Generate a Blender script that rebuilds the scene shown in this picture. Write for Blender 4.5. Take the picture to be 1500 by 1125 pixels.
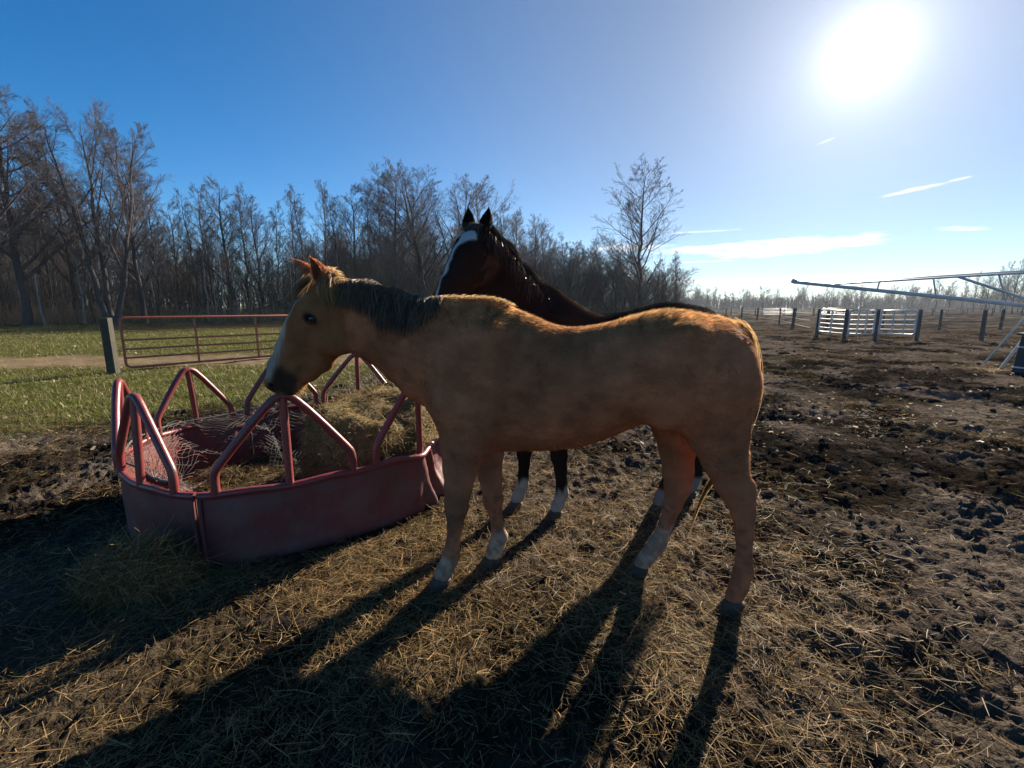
import bpy, math
import numpy as np
from math import radians as R, pi
rng = np.random.default_rng(7)
for o in list(bpy.data.objects): bpy.data.objects.remove(o)
sc = bpy.context.scene
COL = sc.collection

# ------------------------------------------------------------------ camera, sky, sun, exposure
PITCH = math.atan(112/650)
cam = bpy.data.cameras.new('camera'); cam.sensor_width = 36; cam.lens = 36*650/1500
cam.clip_start = .05; cam.clip_end = 3000
co = bpy.data.objects.new('camera', cam); COL.objects.link(co)
co.location = (0, 0, 1.5); co.rotation_euler = (pi/2-PITCH, 0, 0); sc.camera = co
SUN_AZ, SUN_EL = R(35.7), R(22.5)
SUND = np.array([math.sin(SUN_AZ)*math.cos(SUN_EL), math.cos(SUN_AZ)*math.cos(SUN_EL), math.sin(SUN_EL)])
SKY_STRENGTH = .053
SUN_STRENGTH = 5.0
W = bpy.data.worlds.new('World'); sc.world = W; W.use_nodes = True
def build_world():
    nt = W.node_tree; N = nt.nodes; L = nt.links; N.clear()
    def nd(t, **k):
        n = N.new(t)
        for a, v in k.items(): setattr(n, a, v)
        return n
    def math_(op, a, b=None, c=None):
        n = nd('ShaderNodeMath', operation=op)
        for i, v in enumerate((a, b, c)):
            if v is None: continue
            if isinstance(v, (int, float)): n.inputs[i].default_value = v
            else: L.new(v, n.inputs[i])
        return n.outputs[0]
    out = nd('ShaderNodeOutputWorld'); bg = nd('ShaderNodeBackground'); bg.inputs[1].default_value = SKY_STRENGTH
    sky = nd('ShaderNodeTexSky', sky_type='NISHITA'); sky.sun_disc = False
    sky.sun_elevation = SUN_EL; sky.sun_rotation = SUN_AZ
    sky.air_density = .8; sky.dust_density = .0; sky.ozone_density = 3.0
    tc = nd('ShaderNodeTexCoord'); v = tc.outputs['Generated']
    # aureole: the bright air round the sun
    dot = nd('ShaderNodeVectorMath', operation='DOT_PRODUCT'); L.new(v, dot.inputs[0]); dot.inputs[1].default_value = tuple(SUND)
    d = math_('MAXIMUM', dot.outputs['Value'], 0.0)
    off = math_('SUBTRACT', 1.0, d)
    g = math_('DIVIDE', .006, math_('ADD', off, .0006))
    g2 = math_('MULTIPLY', math_('POWER', d, 50.0), 1.6)
    g3 = math_('MULTIPLY', math_('POWER', d, 6.0), .7)
    glow = math_('ADD', g, math_('ADD', g2, g3))
    gc = nd('ShaderNodeVectorMath', operation='SCALE'); gc.inputs[0].default_value = (1.0, .96, .90); L.new(glow, gc.inputs['Scale'])
    # thin low clouds, by direction: azimuth and elevation in degrees
    sp = nd('ShaderNodeSeparateXYZ'); L.new(v, sp.inputs[0])
    az = math_('MULTIPLY', math_('ARCTAN2', sp.outputs[0], sp.outputs[1]), 180/pi)
    el = math_('MULTIPLY', math_('ARCSINE', sp.outputs[2]), 180/pi)
    cmb = nd('ShaderNodeCombineXYZ'); L.new(math_('MULTIPLY', az, .16), cmb.inputs[0]); L.new(math_('MULTIPLY', el, 1.1), cmb.inputs[1])
    nz = nd('ShaderNodeTexNoise'); nz.inputs['Scale'].default_value = 1.6; nz.inputs['Detail'].default_value = 8; nz.inputs['Roughness'].default_value = .62
    L.new(cmb.outputs[0], nz.inputs['Vector'])
    noise = math_('SUBTRACT', nz.outputs['Fac'], .5)
    tot = None
    # (azimuth, elevation, half width, half height, opacity, slope)
    for (a, e, w, h, k, sl) in ((30.8, 6.35, 9.6, .95, 1.0, .02), (23.0, 6.6, 8, .45, .75, .02), (14.5, 7.0, 5.0, .5, .55, 0.), (26, 3.0, 14, .22, .75, .01), (40.5, 2.6, 7, .22, .55, .01), (40.3, 10.6, 3.0, .22, .7, .10),
                              (44.0, 6.9, 2.0, .28, .5, -.1), (43.4, 11.0, .9, .12, .5, .1), (33.3, 16.0, 1.0, .16, .4, .25), (22, 5.2, 5, .12, .4, 0), (48.5, 11.4, 1.1, .1, .4, .1), (22, 8.5, 5, .14, .35, 0)):
        x = math_('DIVIDE', math_('SUBTRACT', az, a), w)
        y = math_('DIVIDE', math_('SUBTRACT', math_('SUBTRACT', el, e), math_('MULTIPLY', math_('SUBTRACT', az, a), sl)), h)
        rr = math_('ADD', math_('MULTIPLY', x, x), math_('MULTIPLY', y, y))
        m = math_('SUBTRACT', math_('SUBTRACT', 1.0, rr), math_('MULTIPLY', noise, -3.0))
        mr = nd('ShaderNodeMapRange', interpolation_type='SMOOTHSTEP'); L.new(m, mr.inputs[0]); mr.inputs[1].default_value = 0; mr.inputs[2].default_value = .9
        mr.inputs[4].default_value = k
        tot = mr.outputs[0] if tot is None else math_('MAXIMUM', tot, mr.outputs[0])
    add = nd('ShaderNodeVectorMath', operation='ADD'); hs = nd('ShaderNodeHueSaturation'); hs.inputs['Saturation'].default_value = 1.38; L.new(math_('SUBTRACT', 1.36, math_('MULTIPLY', math_('POWER', d, 3.0), .44)), hs.inputs['Saturation']); L.new(math_('SUBTRACT', 1.0, math_('MULTIPLY', math_('POWER', d, 3.0), .38)), hs.inputs['Value']); L.new(sky.outputs[0], hs.inputs['Color']); L.new(hs.outputs[0], add.inputs[0]); L.new(gc.outputs[0], add.inputs[1])
    mx = nd('ShaderNodeMix', data_type='RGBA'); L.new(tot, mx.inputs[0]); L.new(add.outputs[0], mx.inputs[6]); mx.inputs[7].default_value = (8.6, 8.5, 8.2, 1)
    L.new(mx.outputs[2], bg.inputs[0]); L.new(bg.outputs[0], out.inputs[0])
build_world()
sl = bpy.data.lights.new('sun', 'SUN'); sl.energy = SUN_STRENGTH; sl.angle = R(.5); sl.color = (1, .90, .74)
so = bpy.data.objects.new('sun', sl); COL.objects.link(so)
from mathutils import Vector, Matrix
so.rotation_euler = Vector(SUND).to_track_quat('Z', 'Y').to_euler(); so.location = (20, 28, 20)
sc.view_settings.view_transform = 'Standard'; sc.view_settings.look = 'None'
sc.view_settings.exposure = 1.6; sc.view_settings.gamma = 1; sc.view_settings.use_curve_mapping = False
sc.render.engine = 'CYCLES'
sc.cycles.max_bounces = 6; sc.cycles.diffuse_bounces = 3; sc.cycles.transmission_bounces = 4; sc.cycles.transparent_max_bounces = 6
sc.cycles.sample_clamp_indirect = 4; sc.cycles.use_denoising = True

# ------------------------------------------------------------------ helpers
def tag(o, label=None, cat=None, group=None, kind=None):
    if label: o['label'] = label
    if cat: o['category'] = cat
    if group: o['group'] = group
    if kind: o['kind'] = kind
    return o
def empty(name, loc=(0, 0, 0), rz=0):
    o = bpy.data.objects.new(name, None); COL.objects.link(o); o.location = loc; o.rotation_euler = (0, 0, rz); o.empty_display_size = .2
    return o
def mesh(name, V, Fs, mat, parent=None, smooth=True, cols=None, mats=None):
    """V (n,3); Fs list of int arrays (m,k)"""
    V = np.asarray(V, np.float32)
    if not isinstance(Fs, (list, tuple)): Fs = [Fs]
    Fs = [np.asarray(f, np.int32) for f in Fs if len(f)]
    me = bpy.data.meshes.new(name)
    me.vertices.add(len(V)); me.vertices.foreach_set('co', V.ravel())
    nl = sum(f.size for f in Fs); nf = sum(len(f) for f in Fs)
    me.loops.add(nl); me.polygons.add(nf)
    me.loops.foreach_set('vertex_index', np.concatenate([f.ravel() for f in Fs]))
    st = []; k = 0
    for f in Fs:
        st.append(k+np.arange(len(f))*f.shape[1]); k += f.size
    me.polygons.foreach_set('loop_start', np.concatenate(st).astype(np.int32))
    me.polygons.foreach_set('use_smooth', np.full(nf, bool(smooth)))
    me.update(calc_edges=True); me.validate()
    if cols is not None:
        a = me.color_attributes.new('col', 'FLOAT_COLOR', 'POINT')
        c = np.ones((len(V), 4), np.float32); c[:, :3] = cols; a.data.foreach_set('color', c.ravel())
    for m in (mat if isinstance(mat, (list, tuple)) else [mat]): me.materials.append(m)
    if mats is not None: me.polygons.foreach_set('material_index', np.asarray(mats, np.int32))
    o = bpy.data.objects.new(name, me); COL.objects.link(o)
    if parent is not None: o.parent = parent
    return o
def inst(src, parent=None, loc=None):
    o = src.copy(); COL.objects.link(o); o.parent = parent
    if loc is not None: o.location = loc
    return o
def nrm(a): return a/np.maximum(np.linalg.norm(a, axis=-1, keepdims=True), 1e-9)
class MB:
    def __init__(s): s.V = []; s.F = {}; s.n = 0; s.C = []
    def add(s, V, *Fs, col=None):
        V = np.asarray(V, float).reshape(-1, 3)
        for F in Fs:
            F = np.asarray(F)
            if F.size: s.F.setdefault(F.shape[1], []).append(F+s.n)
        s.V.append(V); s.n += len(V)
        if col is not None: s.C.append(np.broadcast_to(np.asarray(col, float), V.shape))
    def build(s, name, mat, parent=None, smooth=True):
        return mesh(name, np.concatenate(s.V), [np.concatenate(f) for f in s.F.values()], mat, parent, smooth, np.concatenate(s.C) if s.C else None)
    def box(s, c, d, rz=0, taper=1.):
        x, y, z = np.array(d)/2
        v = np.array([(-x, -y, -z), (x, -y, -z), (x, y, -z), (-x, y, -z), (-x*taper, -y*taper, z), (x*taper, -y*taper, z), (x*taper, y*taper, z), (-x*taper, y*taper, z)])
        cs, sn = math.cos(rz), math.sin(rz); v = np.stack([v[:, 0]*cs-v[:, 1]*sn, v[:, 0]*sn+v[:, 1]*cs, v[:, 2]], 1)+np.array(c)
        s.add(v, [(0, 3, 2, 1), (4, 5, 6, 7), (0, 1, 5, 4), (1, 2, 6, 5), (2, 3, 7, 6), (3, 0, 4, 7)])
    def tube(s, P, r, sides=10, caps=True):
        P = np.asarray(P, float); r = np.broadcast_to(r, (len(P),))
        V, F = tubes(P[None], r[None], sides); s.add(V, F)
        if caps:
            n = sides; a = np.arange(n)
            s.add(V[:n], a[::-1][None]); s.add(V[-n:], a[None])
def tubes(P, Rd, S):
    """P (N,K,3), Rd (N,K) -> verts, quads"""
    N, K, _ = P.shape
    T = nrm(np.gradient(P, axis=1))
    ref = np.where(np.abs(T[:, :1, 2:3]) > .8, np.array([1., 0, 0]), np.array([0, 0, 1.]))
    A = nrm(np.cross(T, np.broadcast_to(ref, T.shape))); B = np.cross(T, A)
    th = np.arange(S)*2*pi/S
    V = P[:, :, None]+Rd[:, :, None, None]*(A[:, :, None]*np.cos(th)[:, None]+B[:, :, None]*np.sin(th)[:, None])
    idx = np.arange(N*K*S).reshape(N, K, S)
    a = idx[:, :-1]; b = idx[:, 1:]
    F = np.stack([a, np.roll(a, -1, 2), np.roll(b, -1, 2), b], -1).reshape(-1, 4)
    return V.reshape(-1, 3), F
def ribbons(P, Wd, side):
    """P (N,K,3), Wd (N,K), side (N,3) or (N,K,3) unit -> verts, quads"""
    N, K, _ = P.shape
    if side.ndim == 2: side = side[:, None]
    o = side*Wd[..., None]/2
    V = np.stack([P-o, P+o], 2); idx = np.arange(N*K*2).reshape(N, K, 2)
    F = np.stack([idx[:, :-1, 0], idx[:, :-1, 1], idx[:, 1:, 1], idx[:, 1:, 0]], -1).reshape(-1, 4)
    return V.reshape(-1, 3), F
def catmull(P, n):
    P = np.asarray(P, float); Q = np.concatenate([2*P[:1]-P[1:2], P, 2*P[-1:]-P[-2:-1]]); out = []
    for i in range(1, len(Q)-2):
        t = np.linspace(0, 1, n, endpoint=False)[:, None]
        a, b, c, d = Q[i-1], Q[i], Q[i+1], Q[i+2]
        out.append(.5*(2*b+(c-a)*t+(2*a-5*b+4*c-d)*t*t+(3*b-a-3*c+d)*t**3))
    out.append(P[-1:]); return np.concatenate(out)
def sst(a, b, x): t = np.clip((x-a)/(b-a), 0, 1); return t*t*(3-2*t)
_perm = np.random.default_rng(3).random((256, 256)).astype(np.float32)
def vnoise(x, y):
    xi = np.floor(x).astype(int); yi = np.floor(y).astype(int); fx = x-xi; fy = y-yi
    fx = fx*fx*fx*(fx*(fx*6-15)+10); fy = fy*fy*fy*(fy*(fy*6-15)+10)
    a = _perm[xi & 255, yi & 255]; b = _perm[(xi+1) & 255, yi & 255]; c = _perm[xi & 255, (yi+1) & 255]; d = _perm[(xi+1) & 255, (yi+1) & 255]
    return (a*(1-fx)+b*fx)*(1-fy)+(c*(1-fx)+d*fx)*fy
def fbm(x, y, o=4, g=.5):
    s = 0; a = 1; t = 0
    for i in range(o):
        s = s+a*vnoise(x*2**i+17.3*i, y*2**i+31.7*i); t += a; a *= g
    return s/t
# ------------------------------------------------------------------ materials
def mat(name, c1, c2=None, scale=8., rough=.7, bump=0., bscale=None, spec=.3, attr=False, metal=0., trans=0., detail=5, wear=None, wscale=4., wlo=.55, whi=.7, coord='Object', bump2=None):
    m = bpy.data.materials.new(name); m.use_nodes = True; nt = m.node_tree; N = nt.nodes; L = nt.links
    b = N['Principled BSDF']; b.inputs['Roughness'].default_value = rough; b.inputs['Specular IOR Level'].default_value = spec; b.inputs['Metallic'].default_value = metal
    tc = N.new('ShaderNodeTexCoord')
    nz = N.new('ShaderNodeTexNoise'); nz.inputs['Scale'].default_value = scale; nz.inputs['Detail'].default_value = detail; nz.inputs['Roughness'].default_value = .6
    L.new(tc.outputs[coord], nz.inputs['Vector'])
    rp = N.new('ShaderNodeMapRange'); rp.inputs[1].default_value = .3; rp.inputs[2].default_value = .7; L.new(nz.outputs['Fac'], rp.inputs[0])
    mx = N.new('ShaderNodeMix'); mx.data_type = 'RGBA'
    c2 = c2 or c1
    mx.inputs[6].default_value = (*c1, 1); mx.inputs[7].default_value = (*c2, 1); L.new(rp.outputs[0], mx.inputs[0])
    out = mx.outputs[2]
    if attr:
        at = N.new('ShaderNodeVertexColor'); at.layer_name = 'col'
        mm = N.new('ShaderNodeMix'); mm.data_type = 'RGBA'; mm.blend_type = 'MULTIPLY'; mm.inputs[0].default_value = 1
        L.new(out, mm.inputs[6]); L.new(at.outputs[0], mm.inputs[7]); out = mm.outputs[2]
    if wear:
        wz = N.new('ShaderNodeTexNoise'); wz.inputs['Scale'].default_value = wscale; wz.inputs['Detail'].default_value = 8; wz.inputs['Roughness'].default_value = .7
        L.new(tc.outputs[coord], wz.inputs['Vector'])
        wr = N.new('ShaderNodeMapRange'); wr.inputs[1].default_value = wlo; wr.inputs[2].default_value = whi; L.new(wz.outputs['Fac'], wr.inputs[0])
        wm = N.new('ShaderNodeMix'); wm.data_type = 'RGBA'; L.new(wr.outputs[0], wm.inputs[0]); L.new(out, wm.inputs[6]); wm.inputs[7].default_value = (*wear, 1); out = wm.outputs[2]
    L.new(out, b.inputs['Base Color'])
    if bump:
        bz = N.new('ShaderNodeTexNoise'); bz.inputs['Scale'].default_value = bscale or scale*3; bz.inputs['Detail'].default_value = 6; bz.inputs['Roughness'].default_value = .65
        L.new(tc.outputs[coord], bz.inputs['Vector'])
        hgt = bz.outputs['Fac']
        if bump2:
            b2 = N.new('ShaderNodeTexNoise'); b2.inputs['Scale'].default_value = bump2[0]; b2.inputs['Detail'].default_value = 5; b2.inputs['Roughness'].default_value = .6; L.new(tc.outputs[coord], b2.inputs['Vector'])
            ma = N.new('ShaderNodeMath'); ma.operation = 'MULTIPLY_ADD'; L.new(b2.outputs['Fac'], ma.inputs[0]); ma.inputs[1].default_value = bump2[1]/bump; L.new(hgt, ma.inputs[2]); hgt = ma.outputs[0]
        bp = N.new('ShaderNodeBump'); bp.inputs['Strength'].default_value = 1; bp.inputs['Distance'].default_value = bump
        L.new(hgt, bp.inputs['Height']); L.new(bp.outputs[0], b.inputs['Normal'])
    if trans:
        tr = N.new('ShaderNodeBsdfTranslucent'); L.new(out, tr.inputs[0])
        ms = N.new('ShaderNodeMixShader'); ms.inputs[0].default_value = trans
        L.new(b.outputs[0], ms.inputs[1]); L.new(tr.outputs[0], ms.inputs[2]); L.new(ms.outputs[0], N['Material Output'].inputs[0])
    return m
M_ground = mat('soil', (.7, .7, .7), (1.3, 1.3, 1.3), 9, 1., .022, 45, .0, attr=True, bump2=(6.5, .13))
M_track = mat('dirt_track', (.8, .8, .8), (1.2, 1.2, 1.2), 5, 1., .01, 40, .0, attr=True)
M_straw = mat('straw', (.75, .75, .75), (1.2, 1.2, 1.2), 3, .6, spec=.15, attr=True, trans=.4)
M_grass = mat('grass', (.7, .7, .7), (1.2, 1.2, 1.2), 2, .55, spec=.3, attr=True, trans=.4)
M_red = mat('red_paint', (.22, .034, .034), (.15, .026, .026), 3, .38, .002, 30, .5, wear=(.11, .055, .04), wscale=14, wlo=.52, whi=.66)
M_skirt = mat('red_sheet', (.17, .040, .037), (.115, .030, .030), 3.2, .55, .006, 7, .35, wear=(.12, .070, .060), wscale=6, wlo=.44, whi=.72)
M_rust = mat('rusty_gate_paint', (.40, .11, .06), (.28, .09, .05), 6, .55, .001, 50, .3)
M_wood = mat('weathered_post', (.075, .066, .05), (.042, .038, .03), 5, .85, .008, 25, .15)
M_galv = mat('galvanised', (.52, .52, .51), (.4, .4, .4), 6, .4, 0, None, .4)
M_dkpost = mat('dark_post', (.10, .09, .085), (.065, .06, .055), 3, .8, .004, 20, .2)
M_wire = mat('wire', (.16, .15, .14), (.1, .09, .08), 6, .5, metal=.6)
M_blue = mat('blue_paint', (.015, .035, .055), (.012, .028, .045), 3, .5, .002, 20)
M_whitep = mat('white_band', (.6, .6, .58), (.5, .5, .48), 6, .6)
M_bark = mat('bark', (.075, .066, .064), (.045, .04, .04), 5, .9, .01, 12, .1)
M_birch = mat('birch_bark', (.36, .34, .31), (.2, .18, .16), 3, .8, .004, 12, .15, wear=(.05, .045, .04), wscale=2.5, wlo=.55, whi=.6)
M_twig = mat('twigs', (.105, .085, .085), (.06, .05, .052), 2, .85, spec=.15)
M_net = mat('netting', (.12, .11, .10), (.06, .056, .052), 5, .6)
M_pink = mat('pink_netting', (.40, .13, .12), (.25, .09, .085), 5, .6)
M_hoof = mat('hoof', (.075, .05, .033), (.04, .029, .02), 30, .6, .001, 60)
M_eye = mat('eye', (.012, .007, .005), (.02, .01, .006), 20, .08, spec=.6)
M_tub = mat('rubber', (.015, .015, .016), (.022, .02, .02), 6, .55)

# ------------------------------------------------------------------ ground
FEET = [(-.40, 2.22), (-.07, 2.40), (1.13, 2.02), (.75, 2.33), (.06, 3.12), (.35, 3.02), (1.09, 3.19), (1.45, 3.35)]
RC = np.array([-1.7, 3.68])                                             # centre of the ring feeder
RA = np.array([0, 25, 60, 95, 112, 131, 150, 162, 176, 192, 210, 228, 244, 260, 270, 288, 306, 315, 330, 342, 360])
RR = np.array([1.24, 1.24, 1.26, 1.27, 1.20, 1.13, 1.06, 1.10, 1.22, 1.26, 1.27, 1.26, 1.27, 1.31, 1.31, 1.20, 1.14, 1.14, 1.17, 1.21, 1.24])
def ringR(deg):
    d = np.asarray(deg, float) % 360
    return (np.interp((d-5) % 360, RA, RR)+np.interp(d, RA, RR)+np.interp((d+5) % 360, RA, RR))/3
def masks(x, y):
    n = fbm(x*.35+3, y*.35+9, 3)-.5; n2 = fbm(x*1.3+30, y*1.3+19, 3)-.5
    # pasture on the left, churned paddock on the right and around the feeder
    edge = np.where(y < 9, -3.2-.2*(9-np.minimum(y, 9)), -3.2+.05*(y-9))
    grass = sst(-.9, 1.6, edge-x+2.2*n+1.4*n2)*sst(4.6, 7.2, y+1.8*n+2.2*n2-.25*(x+4))
    tr_c = 12.9+.10*(x+9)                                               # a bare dirt track crossing behind the gate
    track = (1-sst(1.0, 1.9, np.abs(y-tr_c)+.9*n2+.6*n))*sst(-2.2, -4.5, x)
    straw = np.exp(-(((x+.55)/2.3)**2+((y-1.9)/1.85)**2)**1.3)
    straw = np.maximum(straw, .9*sst(2.7, 1.5, y)*sst(.9, -.3, x))
    return grass, track, straw, n, n2
def height(x, y, m=None):
    grass, track, straw, n, n2 = m or masks(x, y)
    r = np.hypot(x, y); mud = (1-grass)*(1-track)
    a = fbm(x*2.1, y*2.1, 2)-.5
    b = np.abs(fbm(x*3.6+11, y*3.6+5, 2)-.5)*2
    c = np.abs(fbm(x*11+7, y*11+3, 3)-.5)*2
    d = fbm(x*24+1, y*24+8, 3)-.5
    e = vnoise(x*75, y*75)-.5
    k = (1-.45*straw)*(.65+.75*sst(.34, .66, fbm(x*.75+40, y*.95+12, 3)))
    h = mud*k*(.075*a-.060*b-.055*c+.055*d+.035)+mud*.014*e+(1-mud)*(.05*a+.012*d)
    h += .12*n*sst(4, 15, r)+mud*.18*n2*sst(5, 25, r)*.5
    f = np.ones_like(x)
    for fx, fy in FEET: f = np.minimum(f, sst(.07, .22, np.hypot(x-fx, y-fy)))
    h = h*f-.012*(1-f)
    dr = np.abs(np.hypot(x-RC[0], y-RC[1])-1.2); h = h*(.35+.65*sst(.05, .3, dr))
    return h
def ground():
    NA, NR = 560, 620
    az = np.linspace(-1.13, 1.13, NA)
    v = np.linspace(0, 1, NR)
    r = np.where(v < .58, .55*(9/.55)**(v/.58), np.where(v < .92, 9*5**((v-.58)/.34), 45*(1500/45)**((v-.92)/.08)))
    A, Rr = np.meshgrid(az, r, indexing='xy'); x = Rr*np.sin(A); y = Rr*np.cos(A)
    m = masks(x, y); z = height(x, y, m); grass, track, straw, n, n2 = m
    far = sst(26, 45, y)*sst(4, 10, x-.2*y+8)
    c = np.zeros(x.shape+(3,))
    mudc = np.array([.052, .041, .033]); strawc = np.array([.042, .030, .016]); grs = np.array([.075, .080, .02]); dry = np.array([.065, .048, .027]); trk = np.array([.16, .115, .070]); fld = np.array([.055, .045, .037])
    q = fbm(x*2.7+50, y*2.7+4, 3)[..., None]; q2 = fbm(x*.5+4, y*1.6+44, 3)[..., None]
    q4 = fbm(x*1.1+9, y*1.1+2, 4)[..., None]; c[:] = mudc*(.7+.6*q)*(.25+1.5*sst(.3, .7, q4))
    c = c+(dry-c)*(.55*sst(.52, .68, q2)*sst(2, 6, y)[..., None])
    c = c+(strawc-c)*(straw*.75)[..., None]*sst(.3, .6, q)
    g = grs*(.7+.6*q)*(1-.6*sst(.45, .62, q2))+dry*.6*sst(.45, .62, q2)*.9
    c = c+(g-c)*grass[..., None]
    c = c+(fld*(.35+1.3*sst(.3, .7, q2))-c)*far[..., None]
    c = c+(trk*(.75+.5*q)-c)*track[..., None]
    V = np.stack([x, y, z], -1).reshape(-1, 3); C = c.reshape(-1, 3)
    idx = np.arange(NA*NR).reshape(NR, NA)
    F = np.stack([idx[:-1, :-1], idx[:-1, 1:], idx[1:, 1:], idx[1:, :-1]], -1).reshape(-1, 4)
    tm = (track.ravel()[F].mean(1) > .55)
    def sub(name, sel, mm):
        f = F[sel]; u, inv = np.unique(f, return_inverse=True)
        o = mesh(name, V[u], inv.reshape(-1, 4), mm, None, True, C[u]); return tag(o, kind='structure')
    sub('ground', ~tm, M_ground); sub('dirt_track', tm, M_track)
    # the rest of the ground, behind and beside the camera
    a2 = np.linspace(1.13, 2*pi-1.13, 60); r2 = np.concatenate([[.55], np.geomspace(1, 1500, 24)])
    A, Rr = np.meshgrid(a2, r2); x = Rr*np.sin(A); y = Rr*np.cos(A)
    P = np.stack([x, y, 0*x], -1).reshape(-1, 3); idx = np.arange(len(P)).reshape(len(r2), len(a2))
    F2 = np.stack([idx[:-1, :-1], idx[:-1, 1:], idx[1:, 1:], idx[1:, :-1]], -1).reshape(-1, 4)
    th = np.linspace(0, 2*pi, 40, endpoint=False); disc = np.stack([.56*np.sin(th), .56*np.cos(th), 0*th], 1)
    P = np.concatenate([P, disc]); 
    o = mesh('ground', P, [F2, (len(P)-40+np.arange(40))[::-1][None]], M_ground, None, True, np.broadcast_to(mudc, P.shape)); tag(o, kind='structure')
ground()
def gz(x, y): return height(np.asarray(x, float), np.asarray(y, float))

# ------------------------------------------------------------------ straw, grass, pebbles on the ground
def strands(P0, length, wid, az, pitch, bend, side_tilt, K=3):
    """curved flat strands lying from P0"""
    n = len(P0); t = np.linspace(0, 1, K)
    a = az[:, None]+bend[:, None]*t; ds = length[:, None]/(K-1)
    dx = np.cos(a)*np.cos(pitch)[:, None]; dy = np.sin(a)*np.cos(pitch)[:, None]; dz = np.repeat(np.sin(pitch)[:, None], K, 1)
    D = np.stack([dx, dy, dz], -1)*ds[..., None]
    P = P0[:, None]+np.cumsum(D, 1)-D[:, :1]
    d0 = nrm(D.mean(1)); up = np.array([0, 0, 1.])
    s = nrm(np.cross(d0, up)); nn = np.cross(s, d0); s = s*np.cos(side_tilt)[:, None]+nn*np.sin(side_tilt)[:, None]
    w = np.repeat(wid[:, None], K, 1)*np.where(t < .99, 1, .55)
    return ribbons(P, w, s)
def straw_cols(n, g=.25):
    base = np.where(rng.random((n, 1)) < g, np.array([[.28, .21, .09]]), np.array([[.46, .30, .135]]))
    return base*(.25+1.0*rng.random((n, 1))**1.3)*np.where(rng.random((n, 1)) < .3, np.array([[.75, .66, .6]]), 1)
def scatter_straw():
    X = []
    def samp(n, fx, fy, acc):
        x = fx(n); y = fy(n); k = acc(x, y) > rng.random(n); X.append(np.stack([x[k], y[k]], 1))
    dens = lambda x, y: masks(x, y)[2]*(.25+.75*sst(.30, .58, fbm(x*1.7+8, y*1.7+3, 3)))*(.55+.45*sst(.9, 2.0, y))
    samp(340000, lambda n: rng.uniform(-4.5, 3.4, n), lambda n: rng.uniform(.55, 5.2, n), dens)
    samp(15000, lambda n: rng.uniform(-.5, 6, n), lambda n: rng.uniform(.8, 7, n), lambda x, y: .15+.85*sst(.5, .65, fbm(x*.9+5, y*.9, 3)))
    samp(26000, lambda n: rng.uniform(-7, -1.5, n), lambda n: rng.uniform(1.8, 6.5, n), lambda x, y: .25+.75*sst(.42, .6, fbm(x*1.5+2, y*1.5, 3)))
    X = np.concatenate(X)
    rr = np.hypot(X[:, 0]-RC[0], X[:, 1]-RC[1]); X = X[np.abs(rr-1.2) > .07]
    n = len(X); L = rng.gamma(3, .018, n)+.02
    P0 = np.stack([X[:, 0], X[:, 1], gz(X[:, 0], X[:, 1])+.004+rng.random(n)**2*.022], 1)
    mb = MB(); lg = L > np.quantile(L, .72); C = straw_cols(n)
    for s, K in ((lg, 3), (~lg, 2)):
        m = s.sum(); V, F = strands(P0[s], L[s], rng.uniform(.0013, .0030, m), rng.uniform(0, 2*pi, m), rng.normal(.05, .22, m), rng.normal(0, .7, m), rng.normal(0, .6, m), K); mb.add(V, F, col=np.repeat(C[s], 2*K, 0))
    o = mb.build('straw_litter', M_straw, None, False)
    tag(o, 'loose golden straw trampled over the mud around the horses', 'straw', kind='stuff')
scatter_straw()
def scatter_grass():
    n = 150000
    v = rng.random(n); y = 4.6*(48/4.6)**(v**.8); x = rng.uniform(-1.25, .12, n)*y*1.05
    g, t, s, a, b = masks(x, y)
    k = (g*(1-t) > rng.random(n)) & (x < 1); x, y = x[k], y[k]; n = len(x)
    L = (rng.gamma(5, .009, n)+.015)*(1+y*.012)
    P0 = np.stack([x, y, gz(x, y)-.005], 1)
    V, F = strands(P0, L, .0028+.00055*y*rng.uniform(.6, 1.2, n), rng.uniform(0, 2*pi, n), rng.uniform(.5, 1.3, n), rng.normal(0, .5, n), rng.normal(0, .4, n), K=2)
    dry = rng.random((n, 1)) < .30
    C = np.where(dry, np.array([[.26, .20, .09]]), np.array([[.125, .13, .026]]))*(.6+.7*rng.random((n, 1)))
    o = mesh('pasture_grass', V, F, M_grass, None, False, np.repeat(C, 4, 0)); tag(o, 'short green grass with dry blades on the left pasture', 'grass', kind='stuff')
    # fallen leaves; on the mud the pale bits imitate wet gloss
    n = 9000; y = 4.5*(45/4.5)**(rng.random(n)); x = rng.uniform(-1.2, 1.3, n)*y
    g = masks(x, y)[0]; k = rng.random(n) < np.where(g > .4, .5, .5); x, y = x[k], y[k]; n = len(x)
    P0 = np.stack([x, y, gz(x, y)+.012], 1); sz = np.where(masks(x, y)[0] > .4, rng.gamma(3, .007, n)+.008, rng.gamma(2, .006, n)+.008)
    V, F = strands(P0, sz*1.5, sz, rng.uniform(0, 2*pi, n), rng.normal(.1, .4, n), rng.normal(0, .5, n), rng.normal(0, .6, n), K=2)
    C = np.array([[.34, .28, .19]])*(.5+.9*rng.random((n, 1)))
    o = mesh('leaves_and_gloss_bits', V, F, M_straw, None, False, np.repeat(C, 4, 0)); tag(o, 'pale dry leaves over the pasture and pale scraps imitating wet gloss on mud', 'leaves', kind='stuff')
scatter_grass()
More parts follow.
